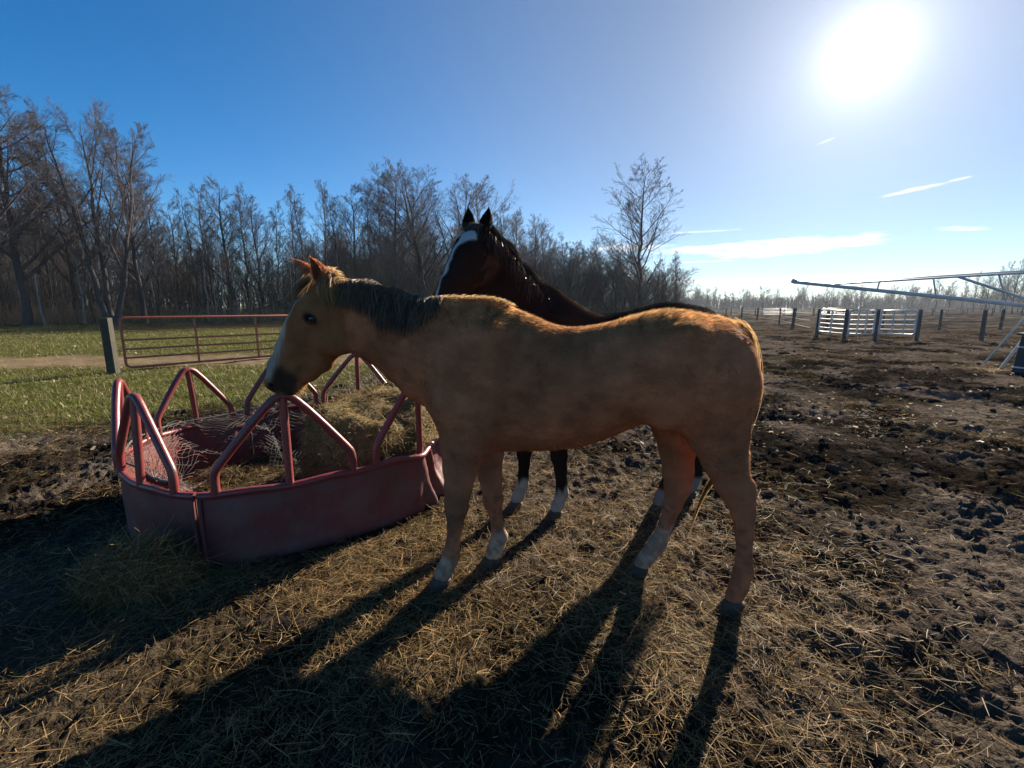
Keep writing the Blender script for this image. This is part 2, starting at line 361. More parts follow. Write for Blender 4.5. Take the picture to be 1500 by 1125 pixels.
def lump(c, sx, sy, sz, seed, nu=14, nv=9, amp=.25, zmin=-.3):
    r = np.random.default_rng(seed); u = np.linspace(0, 2*pi, nu, endpoint=False); w = np.linspace(-pi/2, pi/2, nv)
    U, Wv = np.meshgrid(u, w, indexing='ij'); ph = r.uniform(0, 6, 6)
    k = 1+amp*(np.sin(2*U+ph[0])*np.cos(Wv)*.5+np.sin(3*U+ph[1]+2*Wv)*.3*np.cos(Wv)+np.sin(5*U+ph[2])*np.cos(Wv)*.2+.3*np.sin(3*Wv+ph[3]+U)*np.cos(Wv))
    P = np.stack([sx*k*np.cos(U)*np.cos(Wv), sy*k*np.sin(U)*np.cos(Wv), np.maximum(sz*k*np.sin(Wv), zmin*sz)], -1)+np.array(c)
    idx = np.arange(nu*nv).reshape(nu, nv); a = idx; b = np.roll(idx, -1, 0)
    return P.reshape(-1, 3), np.stack([a[:, :-1], b[:, :-1], b[:, 1:], a[:, 1:]], -1).reshape(-1, 4)
def clods():
    mb = MB(); n = 3600
    y = 1.1*(26/1.1)**(rng.random(n)); x = rng.uniform(-.9, 1.2, n)*y
    g, t, s, _, _ = masks(x, y); k = (rng.random(n) < (1-g)*(1-t)*(1-.6*s)); x, y = x[k], y[k]; z = gz(x, y)
    for i in range(len(x)):
        q = (rng.gamma(2, .0045)+.005)*(.6+.16*min(y[i], 9))
        V, F = lump((x[i], y[i], z[i]+q*.15), q*rng.uniform(.8, 1.7), q*rng.uniform(.7, 1.2), q*.6, i, 6, 4, .8)
        mb.add(V, F, col=np.array([.042, .033, .028])*rng.uniform(.6, 1.5))
    tag(mb.build('mud_clods', M_ground, None, False), 'dark broken mud clods strewn over the churned paddock', 'mud clods', kind='stuff')
clods()

# ------------------------------------------------------------------ horses (one implicit body, skinned by surface nets)
class SDF:
    def __init__(s, lo, hi, h):
        s.h = h; s.lo = np.array(lo); n = np.ceil((np.array(hi)-lo)/h).astype(int)+1; s.n = n
        s.ax = [s.lo[i]+np.arange(n[i])*h for i in range(3)]; s.F = np.full(n, 9., np.float32)
    def box(s, lo, hi):
        sl = tuple(slice(max(0, int((lo[i]-s.lo[i])/s.h)), max(0, min(s.n[i], int((hi[i]-s.lo[i])/s.h)+2))) for i in range(3))
        g = np.meshgrid(*[s.ax[i][sl[i]] for i in range(3)], indexing='ij', sparse=True); return sl, g
    def put(s, sl, f, k, sub=False):
        a = s.F[sl]
        if sub: f = -f; hh = np.maximum(k-np.abs(a-f), 0)/k; s.F[sl] = np.maximum(a, f)+hh*hh*k*.25
        else: hh = np.maximum(k-np.abs(a-f), 0)/k; s.F[sl] = np.minimum(a, f)-hh*hh*k*.25
    def cap(s, a, b, ra, rb, lat=(0, 1, 0), k=.03, sub=False):
        """elliptical round cone; ra=(in-plane, lateral)"""
        a, b = np.array(a, float), np.array(b, float); ra = np.broadcast_to(ra, 2); rb = np.broadcast_to(rb, 2)
        m = max(ra.max(), rb.max())+k*2.5+.03
        sl, (x, y, z) = s.box(np.minimum(a, b)-m, np.maximum(a, b)+m)
        d = b-a; Ln = np.linalg.norm(d); d = d/max(Ln, 1e-6); lt = np.array(lat, float); lt -= d*(lt@d); lt /= np.linalg.norm(lt); nn = np.cross(lt, d)
        px, py, pz = x-a[0], y-a[1], z-a[2]
        u = px*d[0]+py*d[1]+pz*d[2]; tt = np.clip(u/max(Ln, 1e-6), 0, 1); ex = u-tt*Ln
        qn = px*nn[0]+py*nn[1]+pz*nn[2]; ql = px*lt[0]+py*lt[1]+pz*lt[2]
        r1 = ra[0]+(rb[0]-ra[0])*tt; r2 = ra[1]+(rb[1]-ra[1])*tt; rm = np.minimum(r1, r2)
        e = np.sqrt((qn/r1)**2+(ql/r2)**2+(ex/rm)**2); s.put(sl, ((e-1)*rm).astype(np.float32), k, sub)
    def chain(s, nodes, lat=(0, 1, 0), k=.02, k0=None):
        for i in range(len(nodes)-1):
            s.cap(nodes[i][0], nodes[i+1][0], nodes[i][1], nodes[i+1][1], lat, k0 if (i == 0 and k0) else k)
    def ell(s, c, r, k=.03, sub=False): s.cap(np.array(c)-np.array([0, 0, 1e-4]), np.array(c)+np.array([0, 0, 1e-4]), (r[0], r[1]), (r[0], r[1]), (0, 1, 0), k, sub) if len(r) == 2 else s._ell(c, r, k, sub)
    def _ell(s, c, r, k, sub):
        c, r = np.array(c), np.array(r); sl, (x, y, z) = s.box(c-r-k*2.5-.02, c+r+k*2.5+.02)
        e = np.sqrt(((x-c[0])/r[0])**2+((y-c[1])/r[1])**2+((z-c[2])/r[2])**2); s.put(sl, ((e-1)*r.min()).astype(np.float32), k, sub)
    def polygonize(s):
        F = s.F; I = F < 0; n = s.n
        c = np.zeros(n-1, np.int8)
        for dx in (0, 1):
            for dy in (0, 1):
                for dz in (0, 1): c += I[dx:n[0]-1+dx, dy:n[1]-1+dy, dz:n[2]-1+dz]
        act = np.argwhere((c > 0) & (c < 8)); id_ = np.full(n-1, -1, np.int64); id_[tuple(act.T)] = np.arange(len(act))
        acc = np.zeros((len(act), 3)); cnt = np.zeros(len(act))
        cor = [np.array(q) for q in np.ndindex(2, 2, 2)]
        for a in cor:
            for b in cor:
                if (b-a).sum() == 1 and (b >= a).all():
                    pa, pb = act+a, act+b; fa, fb = F[tuple(pa.T)], F[tuple(pb.T)]; m = (fa < 0) != (fb < 0)
                    t = np.where(m, fa/np.where(m, fa-fb, 1), 0)[:, None]; acc += np.where(m[:, None], pa+t*(b-a), 0); cnt += m
        V = s.lo+s.h*acc/cnt[:, None]; Q = []
        for ax in range(3):
            o1, o2 = [(1, 2), (2, 0), (0, 1)][ax]
            A = np.moveaxis(I, ax, 0); ch = np.argwhere(A[:-1] != A[1:])
            if not len(ch): continue
            inv = np.zeros_like(ch); oth = [i for i in range(3) if i != ax]; inv[:, ax] = ch[:, 0]; inv[:, oth[0]] = ch[:, 1]; inv[:, oth[1]] = ch[:, 2]
            ok = (inv[:, o1] > 0) & (inv[:, o2] > 0) & (inv[:, o1] < n[o1]-1) & (inv[:, o2] < n[o2]-1); inv = inv[ok]
            e1 = np.eye(3, dtype=int)[o1]; e2 = np.eye(3, dtype=int)[o2]
            g = lambda q: id_[tuple(q.T)]
            q = np.stack([g(inv-e1-e2), g(inv-e2), g(inv), g(inv-e1)], 1)
            fl = I[tuple(inv.T)]; q[~fl] = q[~fl][:, ::-1]; Q.append(q)
        return V, np.concatenate(Q)
def smooth_mesh(V, Q, it=2, w=.5):
    for _ in range(it):
        acc = np.zeros_like(V); cnt = np.zeros(len(V))
        for a, b in ((0, 1), (1, 2), (2, 3), (3, 0)):
            for i, j in ((a, b), (b, a)): np.add.at(acc, Q[:, i], V[Q[:, j]]); np.add.at(cnt, Q[:, i], 1)
        V = V+(acc/np.maximum(cnt, 1)[:, None]-V)*w
    return V
def vnormals(V, Q):
    fn = np.cross(V[Q[:, 2]]-V[Q[:, 0]], V[Q[:, 3]]-V[Q[:, 1]]); N = np.zeros_like(V)
    for i in range(4): np.add.at(N, Q[:, i], fn)
    return nrm(N)
HO, HD, HN = np.array([1.34, 0, 1.60]), np.array([.51, 0, -.86]), np.array([.86, 0, .51])   # the head's own frame
TOP = np.array([(-.872, 1.10), (-.848, 1.25), (-.805, 1.35), (-.745, 1.42), (-.69, 1.447), (-.59, 1.463), (-.467, 1.486), (-.384, 1.487), (-.281, 1.465), (-.177, 1.435), (-.072, 1.412), (.036, 1.400), (.145, 1.410), (.245, 1.455), (.328, 1.490), (.43, 1.505), (.56, 1.49), (.66, 1.445), (.74, 1.36), (.785, 1.24), (.80, 1.10)])
BOT = np.array([(-.872, 1.10), (-.86, 1.02), (-.80, .96), (-.68, .92), (-.52, .925), (-.40, .945), (-.30, .925), (-.22, .885), (-.148, .848), (-.027, .802), (.1, .775), (.25, .763), (.393, .752), (.5, .752), (.62, .79), (.70, .85), (.76, .93), (.79, 1.02), (.80, 1.08)])
HW = np.array([(-.872, .02), (-.85, .08), (-.8, .17), (-.7, .25), (-.55, .275), (-.4, .275), (-.25, .265), (-.05, .285), (.15, .29), (.35, .265), (.5, .24), (.62, .22), (.70, .185), (.765, .135), (.80, .05)])
def make_horse(P):
    S = SDF((-1.05, -.62, -.02), (P['smax'], P['lmax'], P['zmax']), .0122)
    sx = S.ax[0]; pad = lambda a: np.convolve(np.pad(a, 4, mode='edge'), np.ones(9)/9, 'valid')
    top = pad(np.interp(sx, TOP[:, 0], TOP[:, 1]))+P.get('lift', 0); bot = pad(np.interp(sx, BOT[:, 0], BOT[:, 1]))+P.get('lift', 0); hw = pad(np.interp(sx, HW[:, 0], HW[:, 1], left=.001, right=.001))
    inside = (sx > -.875) & (sx < .803)
    zc = (top*.52+bot*.48); hzU = np.maximum(top-zc, .004); hzD = np.maximum(zc-bot, .004)
    x, y, z = np.meshgrid(*S.ax, indexing='ij', sparse=True); cc = lambda a: a[:, None, None]
    rel = z-cc(zc); hz = np.where(rel > 0, cc(hzU), cc(hzD)); up = np.clip(rel/hz, 0, 1.2)
    narrow = np.interp(sx, [-.9, -.5, -.1, .2, .4, .55, .8], [.25, .18, .12, .25, .42, .42, .2])
    w = cc(hw)*(1-cc(narrow)*up**1.5); e = ((np.abs(y)/w)**2.15+(np.abs(rel)/hz)**2.15)**(1/2.15)
    f = (e-1)*np.minimum(hz, w); f = np.where(cc(inside), f, .2); S.F = np.minimum(S.F, np.clip(f, -1, 1)).astype(np.float32)
    lf = P.get('lift', 0)
    for sg in (1, -1):                                              # flank hollow, elbow and shoulder grooves
        S.cap((-.335, sg*.275, .97+lf), (-.30, sg*.315, 1.20+lf), (.035, .035), (.03, .03), k=.06, sub=True)
        S.cap((.37, sg*.285, .86+lf), (.30, sg*.325, 1.12+lf), (.03, .035), (.03, .03), k=.06, sub=True)
        S.cap((.735, sg*.215, 1.10+lf), (.60, sg*.25, 1.33+lf), (.03, .03), (.025, .03), k=.06, sub=True)
        S.cap((-.62, sg*.33, 1.12+lf), (-.70, sg*.30, .92+lf), (.03, .04), (.03, .03), k=.06, sub=True)
    for sg in (1, -1):                                              # muscle groups
        S.cap((.62, sg*.15, 1.03+lf), (.42, sg*.16, 1.36+lf), (.10, .09), (.08, .06), k=.07)
        S.cap((.47, sg*.19, .92+lf), (.60, sg*.16, 1.0+lf), (.085, .06), (.09, .07), k=.06)
        S.cap((-.42, sg*.17, 1.22+lf), (-.62, sg*.16, 1.12+lf), (.20, .10), (.19, .10), k=.09)
        S._ell((-.44, sg*.235, 1.37+lf), (.06, .03, .05), .07, False)
        S._ell((-.38, sg*.20, 1.03+lf), (.07, .06, .09), .06, False)
    for leg in P['legs']:
        if leg[0][0][0] < 0: hk = np.array(leg[4][0]); S.cap(hk+[-.045, 0, .06], hk+[-.040, 0, -.02], (.026, .022), (.022, .022), k=.03)
        else: kn = np.array(leg[4][0]); S.cap(kn+[.018, 0, .035], kn+[.018, 0, -.03], (.045, .045), (.042, .042), k=.02)
        (pa, ra), (pb, rb) = leg[-2:]; pa, pb = np.array(pa), np.array(pb)
        S.chain(leg[:-1]+[(pa+(pb-pa)*.75, (.044, .041))], k=.018, k0=.07)
    S.chain(P['neck'], P['necklat'], k=.05, k0=.10)
    for a_, b_, ra_, rb_ in P.get('extra', ()): S.cap(a_, b_, ra_, rb_, P['necklat'], k=.06)
    # head
    O, D, Nn, Lt, sc_ = P['head']
    if P.get('flip'): Lt = Lt
    H = lambda u, w_, l=0.: O+sc_*(u*D+w_*Nn+l*Lt)
    hc = lambda a, b, ra, rb, k=.03, sub=False: S.cap(a, b, np.array(ra)*sc_, np.array(rb)*sc_, Lt, k, sub)
    nodes = [((.035, -.035), (.100, .085)), ((.14, -.048), (.150, .098)), ((.25, -.058), (.165, .090)), ((.34, -.056), (.160, .078)), ((.43, -.030), (.137, .066)), ((.53, -.008), (.112, .060)), ((.60, .000), (.085, .055))]
    for (a, ra), (b, rb) in zip(nodes[:-1], nodes[1:]): hc(H(*a), H(*b), ra, rb, .02)
    for sg in (1, -1):
        hc(H(.20, -.125, sg*.055), H(.245, -.125, sg*.052), (.125, .038), (.12, .036), .04)      # cheek
        hc(H(.135, -.03, sg*.085), H(.165, -.035, sg*.088), (.036, .022), (.036, .022), .03)     # brow
        hc(H(.165, -.055, sg*.093), H(.40, -.04, sg*.058), (.015, .014), (.01, .01), .04)        # face crest
        hc(H(.585, .030, sg*.045), H(.615, .012, sg*.048), (.040, .022), (.035, .02), .02)       # nostril wing
        hc(H(.592, .022, sg*.066), H(.612, .004, sg*.066), (.013, .014), (.016, .014), .012, True)
        hc(H(.60, -.052, sg*.062), H(.50, -.062, sg*.078), (.005, .02), (.004, .02), .012, True) # mouth
        hc(H(.152, -.05, sg*.105), H(.157, -.052, sg*.105), (.02, .016), (.02, .016), .015, True)
    hc(H(.585, -.078), H(.555, -.088), (.036, .040), (.032, .036), .02)                             # chin
    V, Q = S.polygonize(); V = smooth_mesh(V, Q, 3, .5)
    # ears: cupped leaves with a thickness, sunk into the poll and kept in the same skin mesh
    EV = []; EF = []; EC = []; n0 = len(V)
    for base, tip, face in P['ears']:
        base, tip, face = map(np.array, (base, tip, face)); ax = tip-base; Ln = np.linalg.norm(ax); ax = ax/Ln; f = nrm(face-ax*(face@ax)); sd = np.cross(ax, f)
        nt_, na = 13, 13; t = np.linspace(0, 1, nt_); prof = np.interp(t, [0, .15, .4, .65, .85, 1], [.030, .040, .045, .034, .018, .002]); ang = np.linspace(-2.05, 2.05, na); half = np.interp(t, [0, .15, .5, 1], [1.5, 1.1, .95, .8])
        def layer(off):
            a = ang[None]*half[:, None]; r = (prof+off)[:, None]*sc_
            return base+(t*Ln)[:, None, None]*ax+r[..., None]*(-np.cos(a)[..., None]*f+np.sin(a)[..., None]*sd)+((t**3)*.018)[:, None, None]*f
        A = layer(0.).reshape(-1, 3); B = layer(-.007).reshape(-1, 3); m = nt_*na; idx = np.arange(m).reshape(nt_, na)
        q = np.stack([idx[:-1, :-1], idx[:-1, 1:], idx[1:, 1:], idx[1:, :-1]], -1).reshape(-1, 4)
        rim = []
        for c_ in (0, na-1):
            l = idx[:, c_]; rim.append(np.stack([l[:-1], l[1:], l[1:]+m, l[:-1]+m], 1))
        EV += [A, B]; EF += [q+n0, q[:, ::-1]+m+n0]+[r_+n0 for r_ in rim]; n0 += 2*m
    Vall = np.concatenate([V]+EV); Qall = np.concatenate([Q]+EF)
    Nv = vnormals(Vall, Qall)
    C = P['color'](Vall, Nv, (O, D, Nn, Lt, sc_))
    root = empty(P['name'], (P['M'][0], P['M'][1], 0), math.atan2(P['F'][1], P['F'][0])); tag(root, P['label'], 'horse', 'horses standing at the ring feeder')
    body = mesh('body', Vall, Qall, P['skin'], root, True, C)
    # short winter coat
    n = P['nfur']; tri = np.concatenate([Qall[:, [0, 1, 2]], Qall[:, [0, 2, 3]]]); a, b, c = Vall[tri[:, 0]], Vall[tri[:, 1]], Vall[tri[:, 2]]
    ar = np.linalg.norm(np.cross(b-a, c-a), axis=1); ar = ar*(1+1.6*sst(1.3, 1.42, Vall[tri[:, 0], 2])*(Nv[tri[:, 0], 2] > .1)); pk = rng.choice(len(tri), n, p=ar/ar.sum()); w1 = rng.random(n); w2 = rng.random(n); fl = w1+w2 > 1; w1[fl] = 1-w1[fl]; w2[fl] = 1-w2[fl]
    p = a[pk]+w1[:, None]*(b-a)[pk]+w2[:, None]*(c-a)[pk]; nn = Nv[tri[pk, 0]]; cc_ = C[tri[pk, 0]]
    hu = (p-O)@D/sc_; hw_ = (p-O)@Nn/sc_; hd = sst(1.15*P['hs'], 1.3*P['hs'], p[:, 0]) if 'hs' in P else ((hu > -.02)*1.)
    leg = sst(.85, .6, p[:, 2])
    flow = np.array([-.75, 0, -.5])*(1-leg)[:, None]+np.array([-.12, 0, -1.])*leg[:, None]
    flow = flow*(1-hd)[:, None]+(-D*.7-Nn*.25)*hd[:, None]
    cl = np.stack([fbm(p[:, 0]*9+k*7, p[:, 2]*9+p[:, 1]*9+k*3, 2)-.5 for k in range(3)], 1); flow = flow+rng.normal(0, .20, (n, 3))+cl*1.5; flow -= nn*(flow*nn).sum(1, keepdims=True); flow = nrm(flow)
    ln = (.020+.010*sst(.95, .78, p[:, 2])*(1-leg))*(1-.45*leg)*(1-.5*hd)*rng.uniform(.5, 1.3, n)*(1+.5*sst(1.36, 1.46, p[:, 2])*sst(.2, .8, nn[:, 2]))
    lean = (rng.uniform(.05, .32, n)+.22*(fbm(p[:, 0]*14+5, p[:, 2]*22+p[:, 1]*14, 2)-.35))[:, None]*(1+1.2*sst(1.36, 1.46, p[:, 2])*sst(.2, .8, nn[:, 2]))[:, None]
    d0 = nrm(flow+nn*lean*1.5); d1 = nrm(flow+nn*lean*.5)
    side = nrm(np.cross(flow, nn)+rng.normal(0, .35, (n, 3))); wd = rng.uniform(.0014, .0027, n)[:, None]
    p0 = p-nn*.003; dd = nrm(d0+d1); Vf = np.stack([p0-side*wd/2, p0+side*wd/2, p0+dd*ln[:, None]], 1).reshape(-1, 3)
    tp = (P.get('tip', 0)*sst(1.30, 1.46, p[:, 2])*sst(-.1, .5, nn[:, 2])*(1-leg))  # rim light along the topline, painted into the hair colour
    tp = np.maximum(tp, P.get('tip', 0)*(.8*sst(-.68, -.82, p[:, 0])*sst(.5, .9, p[:, 2])+.22*(rng.random(n) < .5)*(1-hd)*sst(.3, .5, p[:, 2])))  # same painted rim on the rump edge, plus random paler hairs
    cf = mix(cc_, P.get('rimlight_c', (.1, .07, .05)), np.clip(tp, 0, 1))*rng.uniform(.4, 1.6, (n, 1))*(.15+1.7*fbm(p[:, 0]*30+p[:, 2]*18, p[:, 2]*66-p[:, 0]*22+p[:, 1]*40, 3))[:, None]
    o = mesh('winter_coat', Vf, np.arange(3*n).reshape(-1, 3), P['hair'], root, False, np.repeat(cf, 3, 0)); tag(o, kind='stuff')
    # eyes
    for sg in (1, -1):
        mb = MB(); V_, F_ = lump((0, 0, 0), 0.024*sc_, .024*sc_, .024*sc_, 1, 16, 11, 0, -1); mb.add(V_+H(.153, -.05, sg*.083), F_); mb.build('eye', M_eye, root)
    for (x_, y_, ang_, sp) in P['hooves']:
        mb = MB(); nn_ = 20; th = np.linspace(0, 2*pi, nn_, endpoint=False); rows = []
        for t in np.linspace(0, 1, 6):                              # coronet to ground, toe runs forward
            rr = (.044+.017*t)*sp; fx = np.where(np.cos(th) > 0, 1.18, .92)
            rows.append(np.stack([x_-.030*(1-t)+rr*np.cos(th)*fx, y_+rr*.92*np.sin(th), .075*(1-t)*np.where(np.cos(th) > 0, 1, 1-.25*-np.cos(th))*sp-.012], 1))
        rows = np.stack(rows); idx = np.arange(6*nn_).reshape(6, nn_); b = np.roll(idx, -1, 1)
        mb.add(rows, np.stack([idx[:-1], idx[1:], b[1:], b[:-1]], -1).reshape(-1, 4), idx[0][None], idx[-1][::-1][None]); mb.build('hoof', P.get('hoofmat', M_hoof), root)
    P['Hf'] = H; P['root'] = root; P['V'] = Vall; P['Nv'] = Nv
    return root
def hairmat(name, trans, rough=.45):
    return mat(name, (.8, .8, .8), (1.15, 1.15, 1.15), 5, rough, spec=.06, attr=True, trans=trans)
def hair_ribbons(name, guides, wd, cols, m, root):
    """guides (N,K,3)"""
    N, K, _ = guides.shape; d = nrm(guides[:, -1]-guides[:, 0]); s = nrm(np.cross(d, rng.normal(0, 1, (N, 3))))
    w = wd[:, None]*np.interp(np.linspace(0, 1, K), [0, .7, 1], [1, .9, .15])
    V, F = ribbons(guides, w, s); o = mesh(name, V, F, m, root, False, np.repeat(cols, 2*K, 0)); return tag(o, kind='stuff')
mix = lambda a, b, t: a+(np.asarray(b)-a)*np.asarray(t)[..., None]
# --- the palomino in front
def col_pal(V, N, hf):
    O, D, Nn, Lt, s = hf; tan = np.array([.60, .200, .088]); C = np.broadcast_to(tan, V.shape).copy()
    q = fbm(V[:, 0]*3+9, V[:, 2]*3+V[:, 1]*2+7, 3); q2 = fbm(V[:, 0]*9+9, V[:, 2]*9+3, 2)
    q3 = fbm(V[:, 0]*16+3, V[:, 2]*26+V[:, 1]*16, 3); C *= (.52+  .22*sst(.32, .68, q)+.10*sst(.3, .7, q2)+.26*sst(.3, .7, q3)+.19)[:, None]*.84
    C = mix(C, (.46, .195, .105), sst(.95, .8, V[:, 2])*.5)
    x, y, z = V.T; white = np.array([.56, .42, .31])
    nf = (x > .5)*(y > 0)*(z < .75); ff = (x > .2)*(y < 0)*(x < .62)*(z < .7); fh = (x < -.2)*(y < 0)*(z < .8); jag = .03*(fbm(x*25, y*25+z*6, 2)-.5)*2
    C = mix(C, white*.95, nf*sst(.20, .16, z+jag)*.9); C = mix(C, white, ff*sst(.26, .20, z+jag)*.9); C = mix(C, white*.92, fh*sst(.34, .26, z+jag)*.85)
    C = mix(C, np.array([.13, .085, .055]), (z < .45)*sst(.45, .62, fbm(x*40+y*19, z*40+y*15, 3))*.45)
    C = mix(C, (.12, .07, .045), nf*sst(.30, .40, z)*sst(.62, .48, z)*.45*sst(.0, .02, y))
    u = (V-O)@D/s; w = (V-O)@Nn/s; l = np.abs((V-O)@Lt/s); hd = (x > 1.2)*(u > .02)
    C = mix(C, (.30, .125, .045), hd*.7)
    bl = hd*sst(.066, .050, l+.5*jag)*sst(.05, .10, u)*sst(.0, .02, w)*sst(.62, .57, u); C = mix(C, white, bl)
    C = mix(C, white*.7, hd*sst(.46, .56, u)*sst(.045, .08, w)*.7)
    mz = hd*sst(.42, .52, u+.16*(q2-.5))*sst(.045, .0, w+.03*(q2-.5))*sst(.66, .64, u)*sst(-.13, -.09, w); C = mix(C, (.045, .032, .025), mz*.93)
    ns = hd*sst(.024, .010, np.hypot(u-.603, w-.012))*(l > .03); C = mix(C, (.02, .014, .012), ns)
    C = mix(C, (.32, .2, .16), hd*sst(.60, .64, u)*sst(-.01, -.05, w)*.7)
    e = hd*sst(.048, .022, np.hypot((u-.153)*1.3, (w+.05)*.85))*(l > .05); C = mix(C, (.022, .014, .011), e*.95)
    return np.clip(C, 0, 1)
A2 = lambda a, b: (a, b)
PAL = dict(name='palomino_horse', label='golden tan horse with white lower legs standing in front of the dark horse', M=(.35, 2.235), F=(-1.165, .13), smax=1.80, lmax=.52, zmax=1.80, nfur=260000, hs=1., tip=.85, rimlight_c=(.72, .45, .19),
    legs=[
        [((.56, .15, 1.0), (.13, .10)), ((.59, .14, .80), (.112, .085)), ((.605, .13, .68), (.090, .070)), ((.622, .12, .57), (.072, .056)), ((.630, .12, .465), (.060, .050)), ((.642, .12, .36), (.041, .035)), ((.657, .12, .25), (.038, .033)), ((.666, .12, .185), (.047, .041)), ((.705, .12, .10), (.046, .042)), ((.73, .12, .05), (.050, .046))],
        [((.52, -.15, 1.0), (.13, .10)), ((.51, -.14, .80), (.105, .085)), ((.500, -.13, .68), (.085, .068)), ((.490, -.12, .54), (.066, .052)), ((.472, -.12, .41), (.055, .048)), ((.460, -.12, .30), (.037, .032)), ((.450, -.12, .24), (.037, .033)), ((.438, -.12, .185), (.048, .042)), ((.465, -.12, .10), (.046, .042)), ((.49, -.12, .05), (.050, .046))],
        [((-.60, .14, 1.08), (.20, .12)), ((-.645, .15, .90), (.135, .10)), ((-.68, .15, .79), (.104, .082)), ((-.722, .145, .68), (.084, .066)), ((-.765, .14, .61), (.073, .052)), ((-.790, .14, .52), (.056, .045)), ((-.804, .14, .40), (.040, .034)), ((-.812, .14, .28), (.038, .034)), ((-.816, .14, .215), (.048, .042)), ((-.800, .14, .13), (.044, .042)), ((-.775, .14, .05), (.052, .046))],
        [((-.48, -.14, 1.05), (.18, .12)), ((-.52, -.14, .86), (.120, .095)), ((-.535, -.14, .74), (.095, .075)), ((-.545, -.13, .62), (.082, .060)), ((-.545, -.12, .53), (.070, .052)), ((-.525, -.12, .42), (.048, .040)), ((-.500, -.12, .33), (.040, .034)), ((-.477, -.12, .25), (.040, .035)), ((-.458, -.12, .195), (.050, .043)), ((-.405, -.12, .11), (.044, .042)), ((-.365, -.12, .05), (.050, .046))]],
    neck=[((.60, 0, 1.20), (.31, .19)), ((.78, 0, 1.275), (.265, .155)), ((.90, 0, 1.330), (.215, .118)), ((1.04, 0, 1.400), (.182, .095)), ((1.177, 0, 1.455), (.168, .082)), ((1.30, 0, 1.50), (.14, .075))], necklat=(0, 1, 0),
    head=(HO, HD, HN, np.array([0, 1., 0]), 1.0),
    ears=[((1.312, .052, 1.618), (1.355, .075, 1.755), (.42, .9, -.1)), ((1.412, -.050, 1.632), (1.548, -.07, 1.768), (.9, .1, .1))],
    hooves=[(.745, .12, 0, 1.0), (.505, -.12, 0, .95), (-.765, .14, 0, 1.0), (-.350, -.12, 0, .95)], color=col_pal)
def palomino():
    P = PAL; P['skin'] = mat('tan_hide', (.5, .5, .5), (.8, .8, .8), 7, .9, .006, 40, .03, attr=True); P['hair'] = hairmat('tan_hair', .62)
    root = make_horse(P); H = P['Hf']; Lm = np.array([0, 1., 0])
    sel = (np.abs(P['V'][:, 1]) < .03) & (P['V'][:, 2] > 1.2); bs = np.linspace(.3, 1.36, 40); bz = np.array([P['V'][sel & (np.abs(P['V'][:, 0]-q) < .03), 2].max() for q in bs]); crest = lambda s: np.interp(s, bs, bz)
    # mane: falls on the near side, tufts at withers and poll painted backlit gold
    n = 2600; s = rng.uniform(.70, 1.30, n); zt = crest(s)+.006
    hwid = np.interp(s, [.70, .80, .90, 1.04, 1.18, 1.3], [.165, .15, .118, .098, .086, .08]); nh = np.interp(s, [.70, .8, .9, 1.04, 1.18, 1.3], [.34, .28, .235, .205, .185, .15])
    ln = np.interp(s, [.70, .78, .9, 1.0, 1.1, 1.22, 1.3], [.06, .16, .22, .22, .18, .14, .11])*rng.uniform(.4, 1.15, n)
    g = np.zeros((n, 6, 3)); jit = rng.normal(0, .012, n); back = rng.uniform(-.02, .10, n)
    for k, t in enumerate(np.linspace(0, 1, 6)):
        dz = ln*t; zz = zt+.010*math.sin(min(t*4, pi))-dz*.96; relz = np.clip((zz-.006-(zt-nh))/nh, -1, 1); off = hwid*np.sqrt(np.clip(1-relz**2, 0, 1))+.012+.01*t+np.abs(jit)*.6
        g[:, k] = np.stack([s-back*dz*.8+jit*t*1.5+.012*np.sin(s*60+t*5)*t, off*min(1, t*3.2)+rng.uniform(-.02, .012, n)*(1-t), zz+.004], 1)
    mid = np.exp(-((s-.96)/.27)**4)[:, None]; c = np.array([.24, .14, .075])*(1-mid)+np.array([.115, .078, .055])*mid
    hair_ribbons('mane', g, rng.uniform(.002, .0045, n), c*rng.uniform(.45, 1.9, (n, 1)), hairmat('mane_hair', .25), root)
    n = 900; s = np.concatenate([rng.uniform(.36, .74, 650), rng.uniform(1.24, 1.33, 250)]); zt = crest(s)
    d = np.stack([-.7+rng.normal(0, .35, n), rng.normal(.15, .4, n), .75+rng.normal(0, .25, n)], 1); d = nrm(d); ln = rng.uniform(.03, .06, n)*np.interp(s, [.36, .55, .72, 1.3], [.6, 1.0, 1.1, .9])
    p0 = np.stack([s, rng.normal(0, .018, n), zt-.008], 1); g = np.stack([p0+d*(ln*t)[:, None]+np.stack([-ln*.3*t*t, 0*ln, -ln*.5*t*t], 1) for t in (0, .35, .7, 1)], 1)
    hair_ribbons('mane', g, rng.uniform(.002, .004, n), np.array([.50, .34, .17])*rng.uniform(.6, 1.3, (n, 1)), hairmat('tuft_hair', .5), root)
    # forelock and the pale tuft behind the near ear
    n = 300; p0 = np.stack([1.385+rng.normal(0, .012, n), rng.normal(0, .028, n), 1.655+rng.normal(0, .006, n)], 1); ln = rng.uniform(.08, .19, n); g = np.zeros((n, 5, 3)); sp = rng.normal(0, .035, n)
    for k, t in enumerate(np.linspace(0, 1, 5)): g[:, k] = p0+(HD*1.0)*(ln*t)[:, None]+HN*(.020*math.sin(t*2.0)+.012)+np.stack([0*sp, sp*t, 0*sp], 1)
    hair_ribbons('forelock', g, rng.uniform(.002, .0035, n), np.array([.24, .155, .085])*rng.uniform(.6, 1.4, (n, 1)), hairmat('forelock_hair', .4), root)
    n = 260; p0 = np.stack([rng.uniform(1.25, 1.33, n), rng.uniform(.02, .07, n), rng.uniform(1.60, 1.65, n)], 1); ln = rng.uniform(.05, .13, n)
